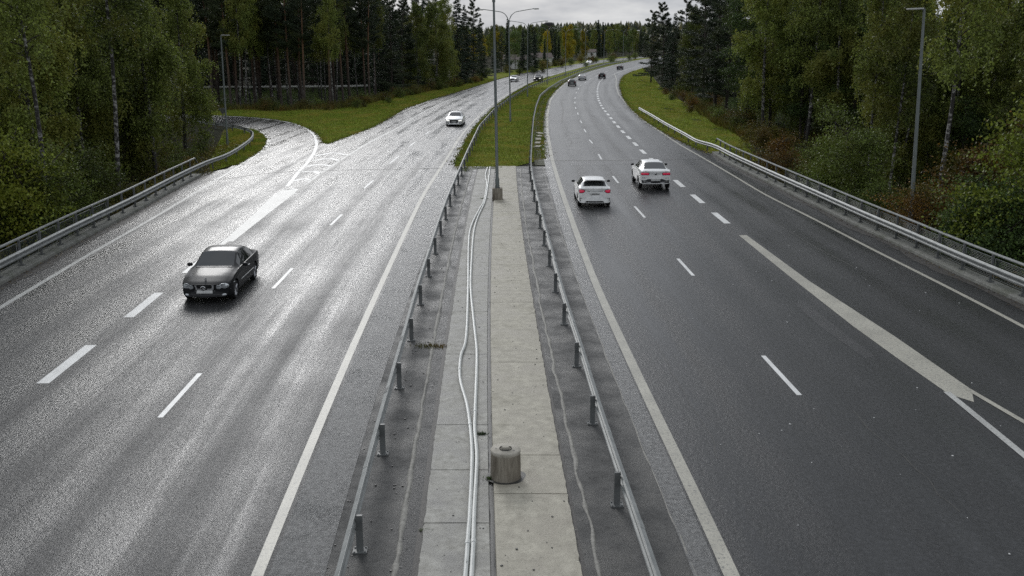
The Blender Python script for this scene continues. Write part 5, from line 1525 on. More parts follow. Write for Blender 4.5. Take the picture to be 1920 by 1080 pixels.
PROTO = {
 'birch': [proto_birch(11, hangL=1.6, z0=2.2), proto_birch(12, H=15, R0=2.9, z0=1.6, hangL=1.7), proto_birch(13, H=18, R0=2.5, z0=3.5), proto_birch(14, H=14, R0=3.1, z0=0.9, hangL=1.8, ntw=3600)],
 'birch_high': [proto_birch(21, H=19, z0=8.5, R0=2.0, ntw=1300, r0=0.13), proto_birch(22, H=18, z0=7.5, R0=1.8, ntw=1200, r0=0.12)],
 'alder': [proto_broad(31), proto_broad(32, H=10, R0=3.0, z0=0.8), proto_broad(33, H=13, R0=2.5, z0=2.0)],
 'shrub': [proto_broad(41, H=5.2, z0=0.2, R0=2.1, ncl=620, per=20, leaf=0.13, r0=0.04, stems=4, nl=48), proto_broad(42, H=6.5, z0=0.3, R0=2.0, ncl=700, per=20, leaf=0.12, r0=0.05, stems=3, nl=51),
           proto_broad(43, H=3.6, z0=0.1, R0=1.7, ncl=420, per=20, leaf=0.11, r0=0.03, stems=5, nl=45)],
 'bush': [proto_broad(51, H=1.5, z0=0.0, R0=0.9, ncl=160, per=16, leaf=0.085, r0=0.015, stems=5, nl=30, spread=0.2), proto_broad(52, H=2.1, z0=0.0, R0=1.0, ncl=190, per=16, leaf=0.09, r0=0.018, stems=5, nl=30, spread=0.22)],
 'pine': [proto_pine(61), proto_pine(62, H=21, z0=9.5, R0=2.4), proto_pine(63, H=19, z0=7.5, R0=2.9)],
 'pine_low': [proto_pine(71, H=18, z0=1.6, R0=3.1, low=True, nl=74, ntuft=8500), proto_pine(72, H=17, z0=2.6, R0=2.9, low=True, nl=70, ntuft=8000)],
 'spruce': [proto_spruce(81), proto_spruce(82, H=18, R0=2.5, n_w=50), proto_spruce(83, H=15, R0=1.35, n_w=46)],
 'spindle': [proto_spruce(84, H=14, R0=0.85, n_w=44, per_m=34)],
}
BARK = {'birch': 'birch_bark', 'birch_high': 'birch_bark', 'alder': 'dark_bark', 'shrub': 'dark_bark', 'bush': 'dark_bark', 'pine': 'pine_bark', 'pine_low': 'dark_bark', 'spruce': 'dark_bark', 'spindle': 'dark_bark'}
LEAF = {'birch': 'birch_leaf', 'birch_high': 'birch_leaf', 'alder': 'broad_leaf', 'shrub': 'shrub_leaf', 'bush': 'shrub_leaf', 'pine': 'pine_needle', 'pine_low': 'pine_needle', 'spruce': 'spruce_needle', 'spindle': 'spruce_needle'}
NAME = {'birch': 'birch_tree', 'birch_high': 'birch_tree', 'alder': 'alder_tree', 'shrub': 'tall_shrub', 'bush': 'bush', 'pine': 'pine_tree', 'pine_low': 'pine_tree', 'spruce': 'spruce_tree', 'spindle': 'spruce_tree'}
CAT = {'shrub': 'shrub', 'bush': 'bush'}
for k, lst in PROTO.items():
    for w_, c_ in lst: w_.materials[0] = M[BARK[k]]; w_.materials[1] = M['dark_bark']; c_.materials.append(M[LEAF[k]])

tr_rng = random.Random(17)
def plant(kind, x, y, label, group=None, scale=1.0, var=None, leafmat=None, lean=0.0, z=None, rz=None, sz=None):
    lst = PROTO[kind]; w_, c_ = lst[(var if var is not None else tr_rng.randrange(len(lst))) % len(lst)]
    root = empty(NAME[kind], (x, y, float(ground(x, y)) if z is None else z), tr_rng.uniform(0, 6.28) if rz is None else rz)
    root.scale = (scale, scale, scale * (sz or 1.0)); root.rotation_euler.y = R(lean)
    tag(root, label, CAT.get(kind, 'tree'), group)
    obj('trunk' if kind not in ('shrub', 'bush') else 'stems', w_, None, root)
    c = obj('crown', c_, None, root)
    if leafmat:
        c.material_slots[0].link = 'OBJECT'; c.material_slots[0].material = M[leafmat]
    return root
def plant_px(kind, px, py, Y, label, group=None, **k):
    """a tree at distance Y whose stem stands where the photograph shows it"""
    x, _ = at_depth(px, py, Y)
    return plant(kind, x, Y, label, group, **k)

taken = []
def free(x, y, d):
    for a, b, e in taken:
        if (a - x) ** 2 + (b - y) ** 2 < (max(d, e) * 0.5 + min(d, e) * 0.5) ** 2 * 0.8: return False
    return True
def mark(x, y, d): taken.append((x, y, d))

# -- left slope below the bridge railing: birches with pale trunks
for px, py, Y, sc, var, lb in [(85, 400, 46, 1.0, 2, 'birch with a mottled pale trunk nearest the left railing'),
                               (214, 300, 58, 1.15, 2, 'tall birch with a thick white trunk behind the left railing'),
                               (272, 280, 80, 1.0, 0, 'left one of the paired birch trunks at the edge of the left clearing'),
                               (284, 280, 82, 0.95, 2, 'right one of the paired birch trunks at the edge of the left clearing'),
                               (345, 250, 88, 1.02, 1, 'leafy birch whose yellowish crown ends left of the slim lamp post'),
                               (45, 250, 60, 1.0, 0, 'birch half hidden by shrubs near the left frame edge')]:
    o = plant_px(('birch_high' if var == 2 else 'birch'), px, py, Y, lb, 'birches on the left slope', scale=sc, var=var, z=None)
    mark(o.location.x, o.location.y, 2.5)
FILLED = []
def fill(region, n, kinds, dmin, label, group, rs, scale=(0.85, 1.15), leafs=None, tries=60, zmin=None):
    rr = random.Random(rs); a = np.array(region); lo, hi = a.min(0), a.max(0); k = 0; t = 0
    while k < n and t < n * tries:
        t += 1
        x, y = rr.uniform(lo[0], hi[0]), rr.uniform(lo[1], hi[1])
        ins = False; j = len(a) - 1
        for i in range(len(a)):
            if ((a[i][1] > y) != (a[j][1] > y)) and (x < (a[j][0] - a[i][0]) * (y - a[i][1]) / (a[j][1] - a[i][1] + 1e-12) + a[i][0]): ins = not ins
            j = i
        if not ins or not free(x, y, dmin): continue
        kd = rr.choice(kinds); kind, lm = kd if isinstance(kd, tuple) else (kd, None)
        FILLED.append(plant(kind, x, y, label[kind] if isinstance(label, dict) else label, (group[kind] if isinstance(group, dict) else group), scale=rr.uniform(*scale), leafmat=lm)); mark(x, y, dmin); k += 1

# crowns closing the left side
fill([(-24, 28), (-24.5, 50), (-25, 66), (-31, 92), (-52, 92), (-52, 28)], 64, ['birch', 'birch', 'alder', 'birch'], 2.9,
     {'birch': 'birch in the dense left stand with drooping olive green leaves', 'alder': 'dark green alder in the dense left stand'}, {'birch': 'birches filling the left stand', 'alder': 'alders filling the left stand'}, 3)
fill([(-52, 30), (-60, 95), (-85, 95), (-80, 40)], 22, ['spruce', 'alder', 'pine_low'], 4.5,
     {'spruce': 'dark spruce deep behind the left stand', 'alder': 'alder deep behind the left stand', 'pine_low': 'dark pine deep behind the left stand'},
     {'spruce': 'spruces deep behind the left stand', 'alder': 'alders deep behind the left stand', 'pine_low': 'pines deep behind the left stand'}, 4)
for i, (px, Y, kind, sc, lm, lb) in enumerate([(15, 33, 'shrub', 1.1, 'shrub_lime', 'lime green shrub at the left frame edge above the railing'),
        (30, 40, 'shrub', 1.0, 'shrub_leaf', 'olive shrub behind the railing near the left frame edge'), (110, 44, 'shrub', 0.75, 'shrub_leaf', 'olive shrub behind the railing between the two nearest birch trunks'),
        (165, 50, 'shrub', 0.8, None, 'shrub behind the railing left of the thick white birch trunk'), (150, 70, 'alder', 0.75, 'broad_leaf', 'dark green low tree left of the thick white birch trunk'),
        (105, 66, 'alder', 0.7, 'broad_leaf', 'dark green low tree right of the lime shrub')]):
    x, _ = at_depth(px, 300, Y)
    while x > float(XLf(Y)) - 2.8: Y += 1; x, _ = at_depth(px, 300, Y)
    plant(kind, x, Y, lb, None, scale=sc, leafmat=lm); mark(x, Y, 1.5)
# low bushes in the clearing
fill([(-21, 48), (-21, 62), (-27, 84), (-36, 96), (-50, 96), (-46, 50)], 46, ['bush', ('bush', 'weed'), ('bush', 'shrub_leaf')], 1.3, 'low bush growing in the left clearing under the birches', 'low bushes in the left clearing', 6, (0.5, 1.0))

# -- pine wood beyond the ramp: the stems that can be told apart
front = [('pine', 433, 186, 132), ('birch_high', 449, 186, 130), ('birch_high', 459, 183, 134), ('birch_high', 470, 183, 150), ('birch_high', 482, 191, 138), ('birch_high', 513, 176, 140),
         ('birch_high', 522, 180, 155), ('pine', 547, 197, 136), ('birch_high', 540, 180, 146), ('birch_high', 560, 172, 152), ('pine', 567, 160, 140), ('birch_high', 602, 160, 158), ('pine', 621, 165, 150),
         ('birch_high', 630, 176, 142), ('pine', 643, 175, 146), ('birch_high', 654, 172, 160), ('birch_high', 671, 165, 165), ('pine', 693, 175, 150), ('pine', 704, 165, 166)]
flab = {433: 'reddish pine stem beside the left slim lamp post', 449: 'birch stem right of the reddish pine, front row', 459: 'straight white birch stem, second right of the reddish pine', 470: 'faint birch stem deep in the pine wood near the lamp post',
        482: 'thin mottled birch in the front row, third from the reddish pine', 513: 'tall white birch stem in the front row of the pine wood', 522: 'thin birch set back behind the tall white birch stem', 547: 'bare grey pine stem right of the tall white birch',
        540: 'short birch stem touching the bare grey pine', 560: 'birch stem between two bare pines', 567: 'tall pale pine stem with a crooked side branch', 602: 'mottled birch right of the pine with the crooked branch',
        621: 'dark pine stem in the middle of the pine wood', 630: 'bright white birch in the middle of the pine wood', 643: 'pine stem right beside the bright white birch', 654: 'short birch stem right of the middle pines',
        671: 'birch stem in the right half of the pine wood', 693: 'bare brown pine stem standing forward near the yellow brush', 704: 'pine stem just right of the bare brown pine'}
for kind, px, py, Y in front:
    x, _ = at_depth(px, py, Y)
    plant(kind, x, Y, flab[px], 'front stems of the pine wood', scale=1.0, lean=-0.5); mark(x, Y, 1.6)
lb_l = {'pine': 'pine in the dark wood between ramp and main road', 'pine_low': 'low-branched dark pine in the wood left of the main road', 'spruce': 'spruce in the dark wood left of the main road', 'birch_high': 'thin birch inside the dark wood left of the main road',
        'birch': 'leafy birch in the wood left of the main road', 'alder': 'alder in the wood left of the main road'}
gr_l = {k: v for k, v in {'pine': 'pines of the left wood', 'pine_low': 'low-branched pines of the left wood', 'spruce': 'spruces of the left wood', 'birch_high': 'thin birches of the left wood', 'birch': 'leafy birches of the left wood', 'alder': 'alders of the left wood'}.items()}
fill([(-42, 132), (-24, 132), (-23, 150), (-22.5, 172), (-60, 176), (-70, 132)], 60, ['pine', 'pine', 'pine', 'birch_high'], 3.6, lb_l, gr_l, 8)
fill([(-60, 190), (-24, 184), (-22, 205), (-14, 240), (-40, 262), (-80, 255), (-100, 200)], 110, ['spruce', 'pine_low', 'pine_low', 'pine', 'spruce'], 3.6, lb_l, gr_l, 9)
fill([(-70, 130), (-70, 190), (-110, 200), (-110, 125)], 56, ['spruce', 'spruce', 'pine_low'], 3.8, lb_l, gr_l, 10)
# right end of that wood: leafy trees, then dark conifers reaching towards the road
for kind, px, Y, sc, var, lm, lb in [('pine_low', 735, 172, 1.0, 0, None, 'dark conifer left of the yellow-green leafy tree'), ('pine_low', 757, 180, 1.0, 1, None, 'dark conifer touching the yellow-green leafy tree'),
        ('birch', 785, 184, 1.1, 1, 'birch_leaf', 'green leafy tree in the left wood with a branch pointing up left'), ('birch', 815, 192, 1.2, 3, 'birch_leaf', 'tall yellow-green leafy tree at the right end of the left wood'),
        ('birch', 838, 206, 1.1, 0, 'birch_leaf', 'olive leafy tree just left of the dark spruces by the sky'), ('spruce', 800, 200, 1.1, 1, None, 'dark spruce behind the yellow-green leafy tree'),
        ('spruce', 858, 216, 1.15, 1, None, 'dark spruce with a forked top beside the open sky'), ('spruce', 872, 226, 1.1, 0, None, 'dark spruce second from the sky gap'), ('pine_low', 888, 238, 1.05, 0, None, 'dark spiky conifer at the right end of the left wood'),
        ('spruce', 902, 250, 0.95, 0, None, 'lower dark conifer behind the nearest lamp post')]:
    x, _ = at_depth(px, 170, Y); plant(kind, x, Y, lb, None, scale=sc, var=var, leafmat=lm); mark(x, Y, 3)

# -- far trees beyond the bend
def far_row(px, Y, kind, htop, label, group, var=None, lm=None, wide=1.0):
    """htop: row of the photograph its top reaches"""
    x, _ = at_depth(px, 110, Y); g0 = float(ground(x, Y)); zt = at_depth(px, htop, Y)[1]
    hp = {'birch': (17, 15, 18, 14), 'spruce': (16, 18, 15), 'spindle': (14,), 'alder': (12, 10, 13), 'pine_low': (18, 17), 'pine': (20, 21, 19), 'birch_high': (19, 18)}[kind]
    vi = (var if var is not None else tr_rng.randrange(len(hp))) % len(hp)
    s_ = max(0.3, (zt - g0) / hp[vi])
    o = plant(kind, x, Y, label, group, scale=s_ * wide, var=vi, leafmat=lm, sz=1 / wide); mark(x, Y, 1)
    return o
FR = [(874, 300, 'birch', 50, 1, 'birch_yellow', 1.1, 'bright yellow birch at the left of the far gap behind the lamp posts'), (888, 330, 'birch', 62, 0, 'birch_yellow', 1.1, 'smaller yellow birch right behind the bright yellow one'),
      (951, 300, 'spindle', 33, 0, None, 1.0, 'narrow dark spruce spire tallest in the far gap'), (966, 310, 'alder', 58, 0, None, 1.2, 'dull green tree right of the tallest spruce spire'),
      (980, 292, 'spruce', 52, 2, None, 1.1, 'dark spruce behind the third lamp post'), (992, 300, 'spruce', 46, 2, None, 1.0, 'spiky spruce in the dark clump left of the tower'), (1002, 290, 'spruce', 55, 0, None, 1.0, 'dark spruce filling the clump left of the tower'),
      (1040, 338, 'spindle', 60, 0, None, 1.35, 'narrow spruce in front of the yellow-green row'), (1021, 322, 'spindle', 72, 0, None, 1.2, 'short narrow spruce right of the dark clump'),
      (1047, 345, 'spindle', 66, 0, None, 1.5, 'broad low spruce close to the pale wall'), (928, 285, 'spruce', 66, 0, None, 1.1, 'dark spruce between the first two lamp posts'), (940, 292, 'pine_low', 60, 0, None, 1.0, 'dark conifer left of the tallest spire'),
      (1025, 400, 'birch', 55, 1, 'birch_yellow', 1.0, 'yellow-green birch below the tower'), (1058, 420, 'birch', 48, 3, 'birch_yellow', 1.1, 'rich yellow birch at the middle of the far gap'), (1068, 430, 'birch', 44, 1, 'birch_yellow', 1.0, 'tall golden birch right of the middle of the far gap'),
      (1080, 440, 'birch', 52, 0, 'birch_leaf', 1.0, 'olive birch right of the golden birches'), (1092, 450, 'birch', 54, 3, 'birch_yellow', 1.0, 'pale yellow birch left of the white house'), (1050, 410, 'birch', 58, 0, 'birch_leaf', 1.1, 'green birch left of the golden birches'),
      (1123, 470, 'spruce', 50, 2, None, 1.0, 'dark spruce right of the white house'), (1130, 480, 'spindle', 40, 0, None, 1.4, 'pointed dark spruce above the far row'), (1112, 480, 'birch', 50, 0, 'birch_leaf', 1.0, 'green birch behind the white house'),
      (1142, 500, 'birch', 48, 1, 'birch_leaf', 1.0, 'birch in the far row right of the pointed spruce'), (1120, 520, 'spindle', 36, 0, None, 1.5, 'thin spire above the white house'), (1158, 520, 'birch_high', 42, 0, None, 1.0, 'tall thin birch in the right part of the far row'),
      (1172, 530, 'pine', 46, 0, None, 0.9, 'pine in the right part of the far row'), (1186, 540, 'birch_high', 50, 1, None, 1.0, 'thin birch near the dark pines on the right'), (1150, 540, 'alder', 60, 0, None, 1.2, 'round green tree near the end of the bend'),
      (1166, 520, 'alder', 66, 1, None, 1.2, 'low green tree at the end of the bend'), (1180, 515, 'alder', 66, 2, None, 1.2, 'low green tree farthest along the bend'), (1200, 530, 'spruce', 50, 0, None, 1.1, 'far spruce peeping beside the right pines')]
for px, Y, kind, ht, var, lm, wd, lb in FR: far_row(px, Y, kind, ht, lb, None, var, lm, wd)
lb_f = {'birch': 'birch in the far wood beyond the bend', 'spruce': 'spruce in the far wood beyond the bend', 'alder': 'alder in the far wood beyond the bend', 'pine_low': 'pine in the far wood beyond the bend', 'birch_high': 'slender birch in the far wood beyond the bend', 'pine': 'tall pine in the far wood beyond the bend'}
gr_f = {k: v.replace(' in the', 's in the') for k, v in lb_f.items()}
rf = random.Random(77)
for i in range(130):
    px = rf.uniform(862, 1225); base = 300 + (px - 880) * 0.75; Y = base + rf.uniform(35, 210)
    kind = rf.choice(['birch', 'birch', 'spruce', 'alder', 'pine_low', 'birch_high'])
    lm = rf.choice([None, 'birch_yellow', 'birch_leaf', 'birch_leaf', None]) if kind == 'birch' else None
    x, _ = at_depth(px, 110, Y)
    if not free(x, Y, 3.2): continue
    FILLED.append(far_row(px, Y, kind, rf.uniform(44, 66), lb_f[kind], gr_f[kind], None, lm, rf.uniform(1.0, 1.3))); mark(x, Y, 3.2)

# -- right side: dark pines at the bend, then birches, then shrubs along the railing
for kind, px, Y, ht, var, wd, lb in [('pine_low', 1222, 228, 20, 0, 1.15, 'dark pine whose low branches reach out over the far road end'), ('pine_low', 1243, 205, 4, 1, 1.1, 'dark pine with a ragged top against the sky on the right'),
        ('spruce', 1262, 190, 22, 1, 1.2, 'dark spruce between the ragged pines on the right'), ('pine_low', 1285, 178, 0, 0, 1.1, 'second ragged dark pine right of the sky gap'), ('birch', 1300, 168, 10, 1, 1.1, 'yellowish leafy tree wedged between dark right-hand pines'),
        ('pine_low', 1322, 142, -60, 1, 1.2, 'large dark pine in front of the yellowish tree'), ('pine_low', 1345, 128, -90, 0, 1.2, 'large dark pine left of the big birch, stem visible low down'), ('pine_low', 1365, 122, -80, 1, 1.0, 'dark pine just left of the hanging birch leaves'),
        ('spruce', 1250, 240, 30, 0, 1.2, 'spruce set back at the far right bend'), ('spruce', 1300, 215, 5, 1, 1.2, 'spruce set back behind the ragged pines'), ('spruce', 1340, 175, -30, 1, 1.2, 'spruce set back behind the large dark pines')]:
    o = far_row(px, Y, kind, ht, lb, None, var, None, wd); taken[-1] = (o.location.x, o.location.y, 3)
for px, py, Y, kind, sc, var, lb in [(1431, 240, 92, 'birch', 1.1, 2, 'big birch on the right with a mottled trunk rising above the grass edge'), (1652, 150, 62, 'birch_high', 0.95, 1, 'slender birch stem left of the right lamp post'),
        (1678, 230, 60, 'birch_high', 0.9, 0, 'birch stem showing low down left of the right lamp post'), (1762, 250, 48, 'birch_high', 1.05, 0, 'dark-mottled birch trunk right of the right lamp post'), (1400, 200, 100, 'alder', 1.1, 2, 'bright green leafy tree left of the big right birch')]:
    x, _ = at_depth(px, py, Y); plant(kind, x, Y, lb, None, scale=sc, var=var); mark(x, Y, 2.5)
lb_r = {'birch': 'birch in the right wood with hanging olive leaves', 'alder': 'dark green alder in the right wood', 'birch_high': 'thin birch inside the right wood', 'pine': 'pine inside the right wood', 'spruce': 'spruce inside the right wood', 'pine_low': 'low-branched pine inside the right wood'}
gr_r = {'birch': 'birches of the right wood', 'alder': 'alders of the right wood', 'birch_high': 'thin birches of the right wood', 'pine': 'pines of the right wood', 'spruce': 'spruces of the right wood', 'pine_low': 'low-branched pines of the right wood'}
fill([(27.5, 42), (27, 60), (25.5, 84), (27.5, 112), (40, 118), (44, 42)], 60, ['birch', 'birch', 'birch', 'alder'], 2.9, lb_r, gr_r, 21)
fill([(40, 30), (44, 118), (75, 130), (80, 30)], 60, ['pine_low', 'spruce', 'alder', 'birch'], 4.6, lb_r, gr_r, 22)
fill([(36, 120), (36, 160), (44, 230), (80, 230), (75, 125)], 42, ['pine_low', 'spruce', 'pine', 'birch'], 4.6, lb_r, gr_r, 23)
for px, Y, kind, sc, var, lm, lb in [(1560, 50, 'shrub', 0.85, 0, 'shrub_leaf', 'olive shrub behind the right railing, leftmost of the big ones'), (1610, 47, 'shrub', 0.9, 1, 'shrub_leaf', 'olive green shrub rising left of the right lamp post'),
        (1520, 58, 'shrub', 0.8, 2, 'shrub_leaf', 'low olive shrub at the left end of the right shrub belt'), (1655, 44, 'shrub', 0.62, 2, 'shrub_leaf', 'low shrub at the foot of the right lamp post'),
        (1760, 40, 'shrub', 0.80, 2, 'shrub_rust', 'rust coloured shrub right of the lamp post behind the railing'), (1730, 46, 'shrub', 0.72, 2, 'shrub_rust', 'brownish shrub right beside the lamp post'),
        (1832, 44, 'shrub', 1.12, 1, 'shrub_rust', 'tall reddish-topped shrub left of the lime green one'), (1905, 38, 'shrub', 1.18, 1, 'shrub_lime', 'tall lime green shrub at the right frame edge'),
        (1845, 36, 'shrub', 0.78, 0, 'broad_leaf', 'dark green shrub below the reddish-topped one'), (1915, 33, 'shrub', 0.8, 0, 'broad_leaf', 'dark green shrub in the corner behind the right railing'),
        (1790, 52, 'shrub', 0.9, 0, 'shrub_leaf', 'olive shrub behind the rust coloured one'), (1480, 66, 'shrub', 0.62, 2, 'shrub_rust', 'orange-brown bush where the right railing begins'),
        (1505, 70, 'shrub', 0.55, 0, 'shrub_rust', 'second orange-brown bush behind the start of the right railing'), (1545, 63, 'shrub', 0.6, 2, 'shrub_rust', 'brown-orange bush third along the right railing'), (1425, 84, 'shrub', 0.5, 2, 'weed', 'yellow-brown bush at the corner of the right lawn'),
        (1445, 72, 'bush', 1.2, 0, 'shrub_rust', 'low orange-brown bush beside the grass at the right railing'), (1880, 44, 'shrub', 1.0, 0, 'shrub_lime', 'yellow-green shrub just left of the frame edge one')]:
    x, _ = at_depth(px, 300, Y)
    while x < float(XRf(Y)) + 2.6: Y += 1; x, _ = at_depth(px, 300, Y)
    plant(kind, x, Y, lb, None, scale=sc, var=var, leafmat=lm); mark(x, Y, 1.2)
fill([(20.5, 30), (19.8, 50), (18.9, 74), (23, 86), (27, 60), (28, 30)], 46, [('bush', 'shrub_leaf'), ('bush', 'shrub_rust'), ('bush', 'weed')], 1.2, 'low bush filling the slope behind the right railing', 'low bushes on the right slope', 31, (0.7, 1.3))
# brush along the wood edges
def brush_line(pts, n, spread, kinds, label, group, rs, sc):
    rr = random.Random(rs); p = resample(np.array(pts), 1.0)
    for i in range(n):
        q = p[rr.randrange(len(p))]; x, y = q[0] + rr.gauss(0, spread), q[1] + rr.gauss(0, spread)
        kind, lm = rr.choice(kinds)
        FILLED.append(plant(kind, x, y, label, group, scale=rr.uniform(*sc), leafmat=lm))
brush_line([(-48, 129), (-30, 130), (-23, 132), (-20, 155), (-17.5, 173), (-13, 200), (-7, 235)], 62, 1.0, [('bush', 'weed'), ('bush', 'shrub_leaf'), ('bush', 'weed')], 'low brush along the edge of the left pine wood', 'brush along the left wood edge', 41, (0.5, 1.0))
brush_line([(44, 250), (38, 225), (33, 190), (29, 150), (26, 125), (24, 100), (22.5, 86)], 90, 1.5, [('bush', 'shrub_rust'), ('bush', 'weed'), ('bush', 'shrub_leaf')], 'low autumn brush along the edge of the right wood', 'brush along the right wood edge', 42, (0.5, 1.2))
brush_line([(-10, 245), (5, 300), (30, 370), (60, 430), (100, 470)], 40, 4.0, [('bush', 'weed'), ('bush', 'shrub_leaf')], 'low bush beyond the far left verge', 'bushes beyond the far verge', 43, (1.0, 1.8))

# each filler is told apart by how far back it stands in line with something one can find
MARKS = [(-60, 'the left picture edge'), (20, 'the lime shrub at the left edge'), (85, 'the nearest mottled left birch'), (150, 'the gap between the first two left birches'), (214, 'the thick white left birch'),
         (278, 'the paired left birches'), (345, 'the leafy birch by the left lamp'), (415, 'the left slim lamp post'), (460, 'the reddish pine stem'), (513, 'the tall white birch in the pine wood'), (567, 'the pale pine with crooked branch'),
         (602, 'the mottled birch of the pine wood'), (630, 'the bright white middle birch'), (671, 'the right half birch stem'), (700, 'the forward bare brown pine'), (750, 'the dark conifers before the leafy trees'), (815, 'the tall yellow-green leafy tree'),
         (858, 'the fork-topped spruce'), (888, 'the spiky end conifer'), (928, 'the nearest lamp post'), (957, 'the second lamp post'), (989, 'the third lamp post'), (1026, 'the fourth lamp post'), (1060, 'the fifth lamp post'), (1097, 'the sixth lamp post'),
         (1132, 'the seventh lamp post'), (1168, 'the farthest lamp post'), (1222, 'the pine reaching over the road end'), (1262, 'the spruce between ragged pines'), (1300, 'the yellowish wedged tree'), (1345, 'the large dark right pine'), (1400, 'the bright green right tree'),
         (1431, 'the big right birch'), (1480, 'the start of the right railing'), (1560, 'the leftmost big right shrub'), (1610, 'the olive shrub left of the lamp'), (1652, 'the slender birch left of the lamp'), (1708, 'the right lamp post'),
         (1762, 'the dark-mottled birch right of the lamp'), (1832, 'the tall reddish-topped shrub'), (1905, 'the tall lime shrub at the right edge'), (1990, 'the right picture edge')]
def ordn(i):
    return ORD[i] if i < 20 else ('twenty-' if i < 29 else 'thirty-' if i < 39 else 'fortieth-and-') + ['first', 'second', 'third', 'fourth', 'fifth', 'sixth', 'seventh', 'eighth', 'ninth', 'tenth'][(i - 20) % 10]
ORD = ['nearest', 'second', 'third', 'fourth', 'fifth', 'sixth', 'seventh', 'eighth', 'ninth', 'tenth', 'eleventh', 'twelfth', 'thirteenth', 'fourteenth', 'fifteenth', 'sixteenth', 'seventeenth', 'eighteenth', 'nineteenth', 'twentieth']
LOOK = {'birch_tree': 'filler birch', 'alder_tree': 'leafy alder', 'pine_tree': 'dark pine', 'spruce_tree': 'dark spruce', 'bush': 'low bush', 'tall_shrub': 'shrub'}
buck = {}
for o in FILLED:
    px = 960 + FPX * o.location.x / (o.location.y * 1.03)
    mk = min(MARKS, key=lambda m: abs(m[0] - px))
    side = 'beyond the ramp ' if o.location.x < -20 and o.location.y > 124 and px < 440 else ''
    buck.setdefault((mk, o.name.split('.')[0], side), []).append(o)
for (mk, nm, side), lst in buck.items():
    lst.sort(key=lambda o: o.location.y)
    for i, o in enumerate(lst):
        lk = LOOK[nm].replace('filler ', '') if nm != 'birch_tree' else 'olive-leaved birch'
        o['label'] = ordn(i) + ' ' + lk + ' ' + side + 'behind ' + mk[1]

# -- grass, weeds and litter that nobody could count
def in_poly(q, a):
    a = np.asarray(a); ins = np.zeros(len(q), bool); j = len(a) - 1
    for i in range(len(a)):
        c = ((a[i][1] > q[:, 1]) != (a[j][1] > q[:, 1])) & (q[:, 0] < (a[j][0] - a[i][0]) * (q[:, 1] - a[i][1]) / (a[j][1] - a[i][1] + 1e-12) + a[i][0])
        ins ^= c; j = i
    return ins
def sample_poly(poly, n, r):
    a = np.asarray(poly); lo, hi = a.min(0), a.max(0); out = []; k = 0
    while k < n:
        q = lo + r.random((n * 2, 2)) * (hi - lo); q = q[in_poly(q, a)]; out.append(q); k += len(q)
        if len(q) == 0: break
    return np.vstack(out)[:n]
def blades(name, polys, mat, h, w, label, zf, seed, clump=0.0):
    r = np.random.default_rng(seed); P_ = []
    for poly, n in polys:
        q = sample_poly(poly, n, r)
        if clump: q = q + r.normal(size=q.shape) * clump
        P_.append(q)
    q = np.vstack(P_); z = zf(q[:, 0], q[:, 1])
    c = np.column_stack([q, z]); d = unit(r.normal(size=(len(q), 3)) * np.array([0.45, 0.45, 0.1]) + np.array([0, 0, 1.0]))
    v, f = needle_tris(c, d, h, w, r)
    o = obj(name, mesh_np(name, v, f), M[mat]); o['kind'] = 'stuff'; o['label'] = label
    return o
med_poly = np.vstack([ml[ml[:, 1] < 200][::-1], mg, mr[mr[:, 1] < 200]])
blades('short_grass', [(med_poly, 60000)], 'grass_blade', 0.17, 0.04, 'short green grass on the median', lambda x, y: rise(y) - 0.03, 101)
lawn_l = np.vstack([lpe_part + [-0.1, 0], FB, RAMP_EDGE[(RAMP_EDGE[:, 0] > FB[-1][0])][::-1]])
lawn_r = np.vstack([rp[rp[:, 1] < 260], FBR])
infield = [P(*p) for p in [(394,321),(430,311),(457,304),(489,283),(496,273),(500,262),(494,253),(477,243.5),(445,240),(420,244),(405,262),(394,300)]]
blades('verge_grass', [(lawn_l, 60000), (lawn_r, 50000), (infield, 12000)], 'grass_blade', 0.20, 0.05, 'green grass on the verges', lambda x, y: ground(x, y) + 0.03, 102)
blades('tall_weeds', [([(-50, 127), (-24, 128), (-17, 170), (-8, 232), (-12, 238), (-22, 176), (-28, 133), (-50, 134)], 16000),
                      ([(24, 78), (27, 120), (33, 170), (44, 246), (40, 246), (29.5, 170), (23.5, 120), (21, 86)], 30000)], 'weed', 0.9, 0.08, 'tall yellowing weeds along the wood edges', lambda x, y: ground(x, y), 103)
def ground_leaves(name, polys, mat, L, label, zspread, seed):
    r = np.random.default_rng(seed); q = np.vstack([sample_poly(p, n, r) for p, n in polys])
    c = np.column_stack([q, ground(q[:, 0], q[:, 1]) + abs(r.normal(size=len(q))) * zspread])
    v, f = leaf_quads(c, L, L * 0.6, r)
    o = obj(name, mesh_np(name, v, f), M[mat]); o['kind'] = 'stuff'; o['label'] = label
ground_leaves('undergrowth', [([(-19.6, 22), (-19.4, 60), (-23, 84), (-34, 98), (-62, 98), (-60, 22)], 90000), ([(18.6, 22), (17.6, 76), (24, 100), (50, 110), (50, 22)], 90000)], 'weed', 0.13, 'leafy undergrowth covering the slopes beside the bridge', 0.28, 104)
ground_leaves('forest_undergrowth', [([(-60, 128), (-24, 129), (-18, 172), (-24, 200), (-70, 200)], 60000), ([(26, 100), (32, 170), (44, 240), (60, 240), (50, 100)], 50000)], 'broad_leaf', 0.16, 'dark undergrowth on the forest floor', 0.3, 105)
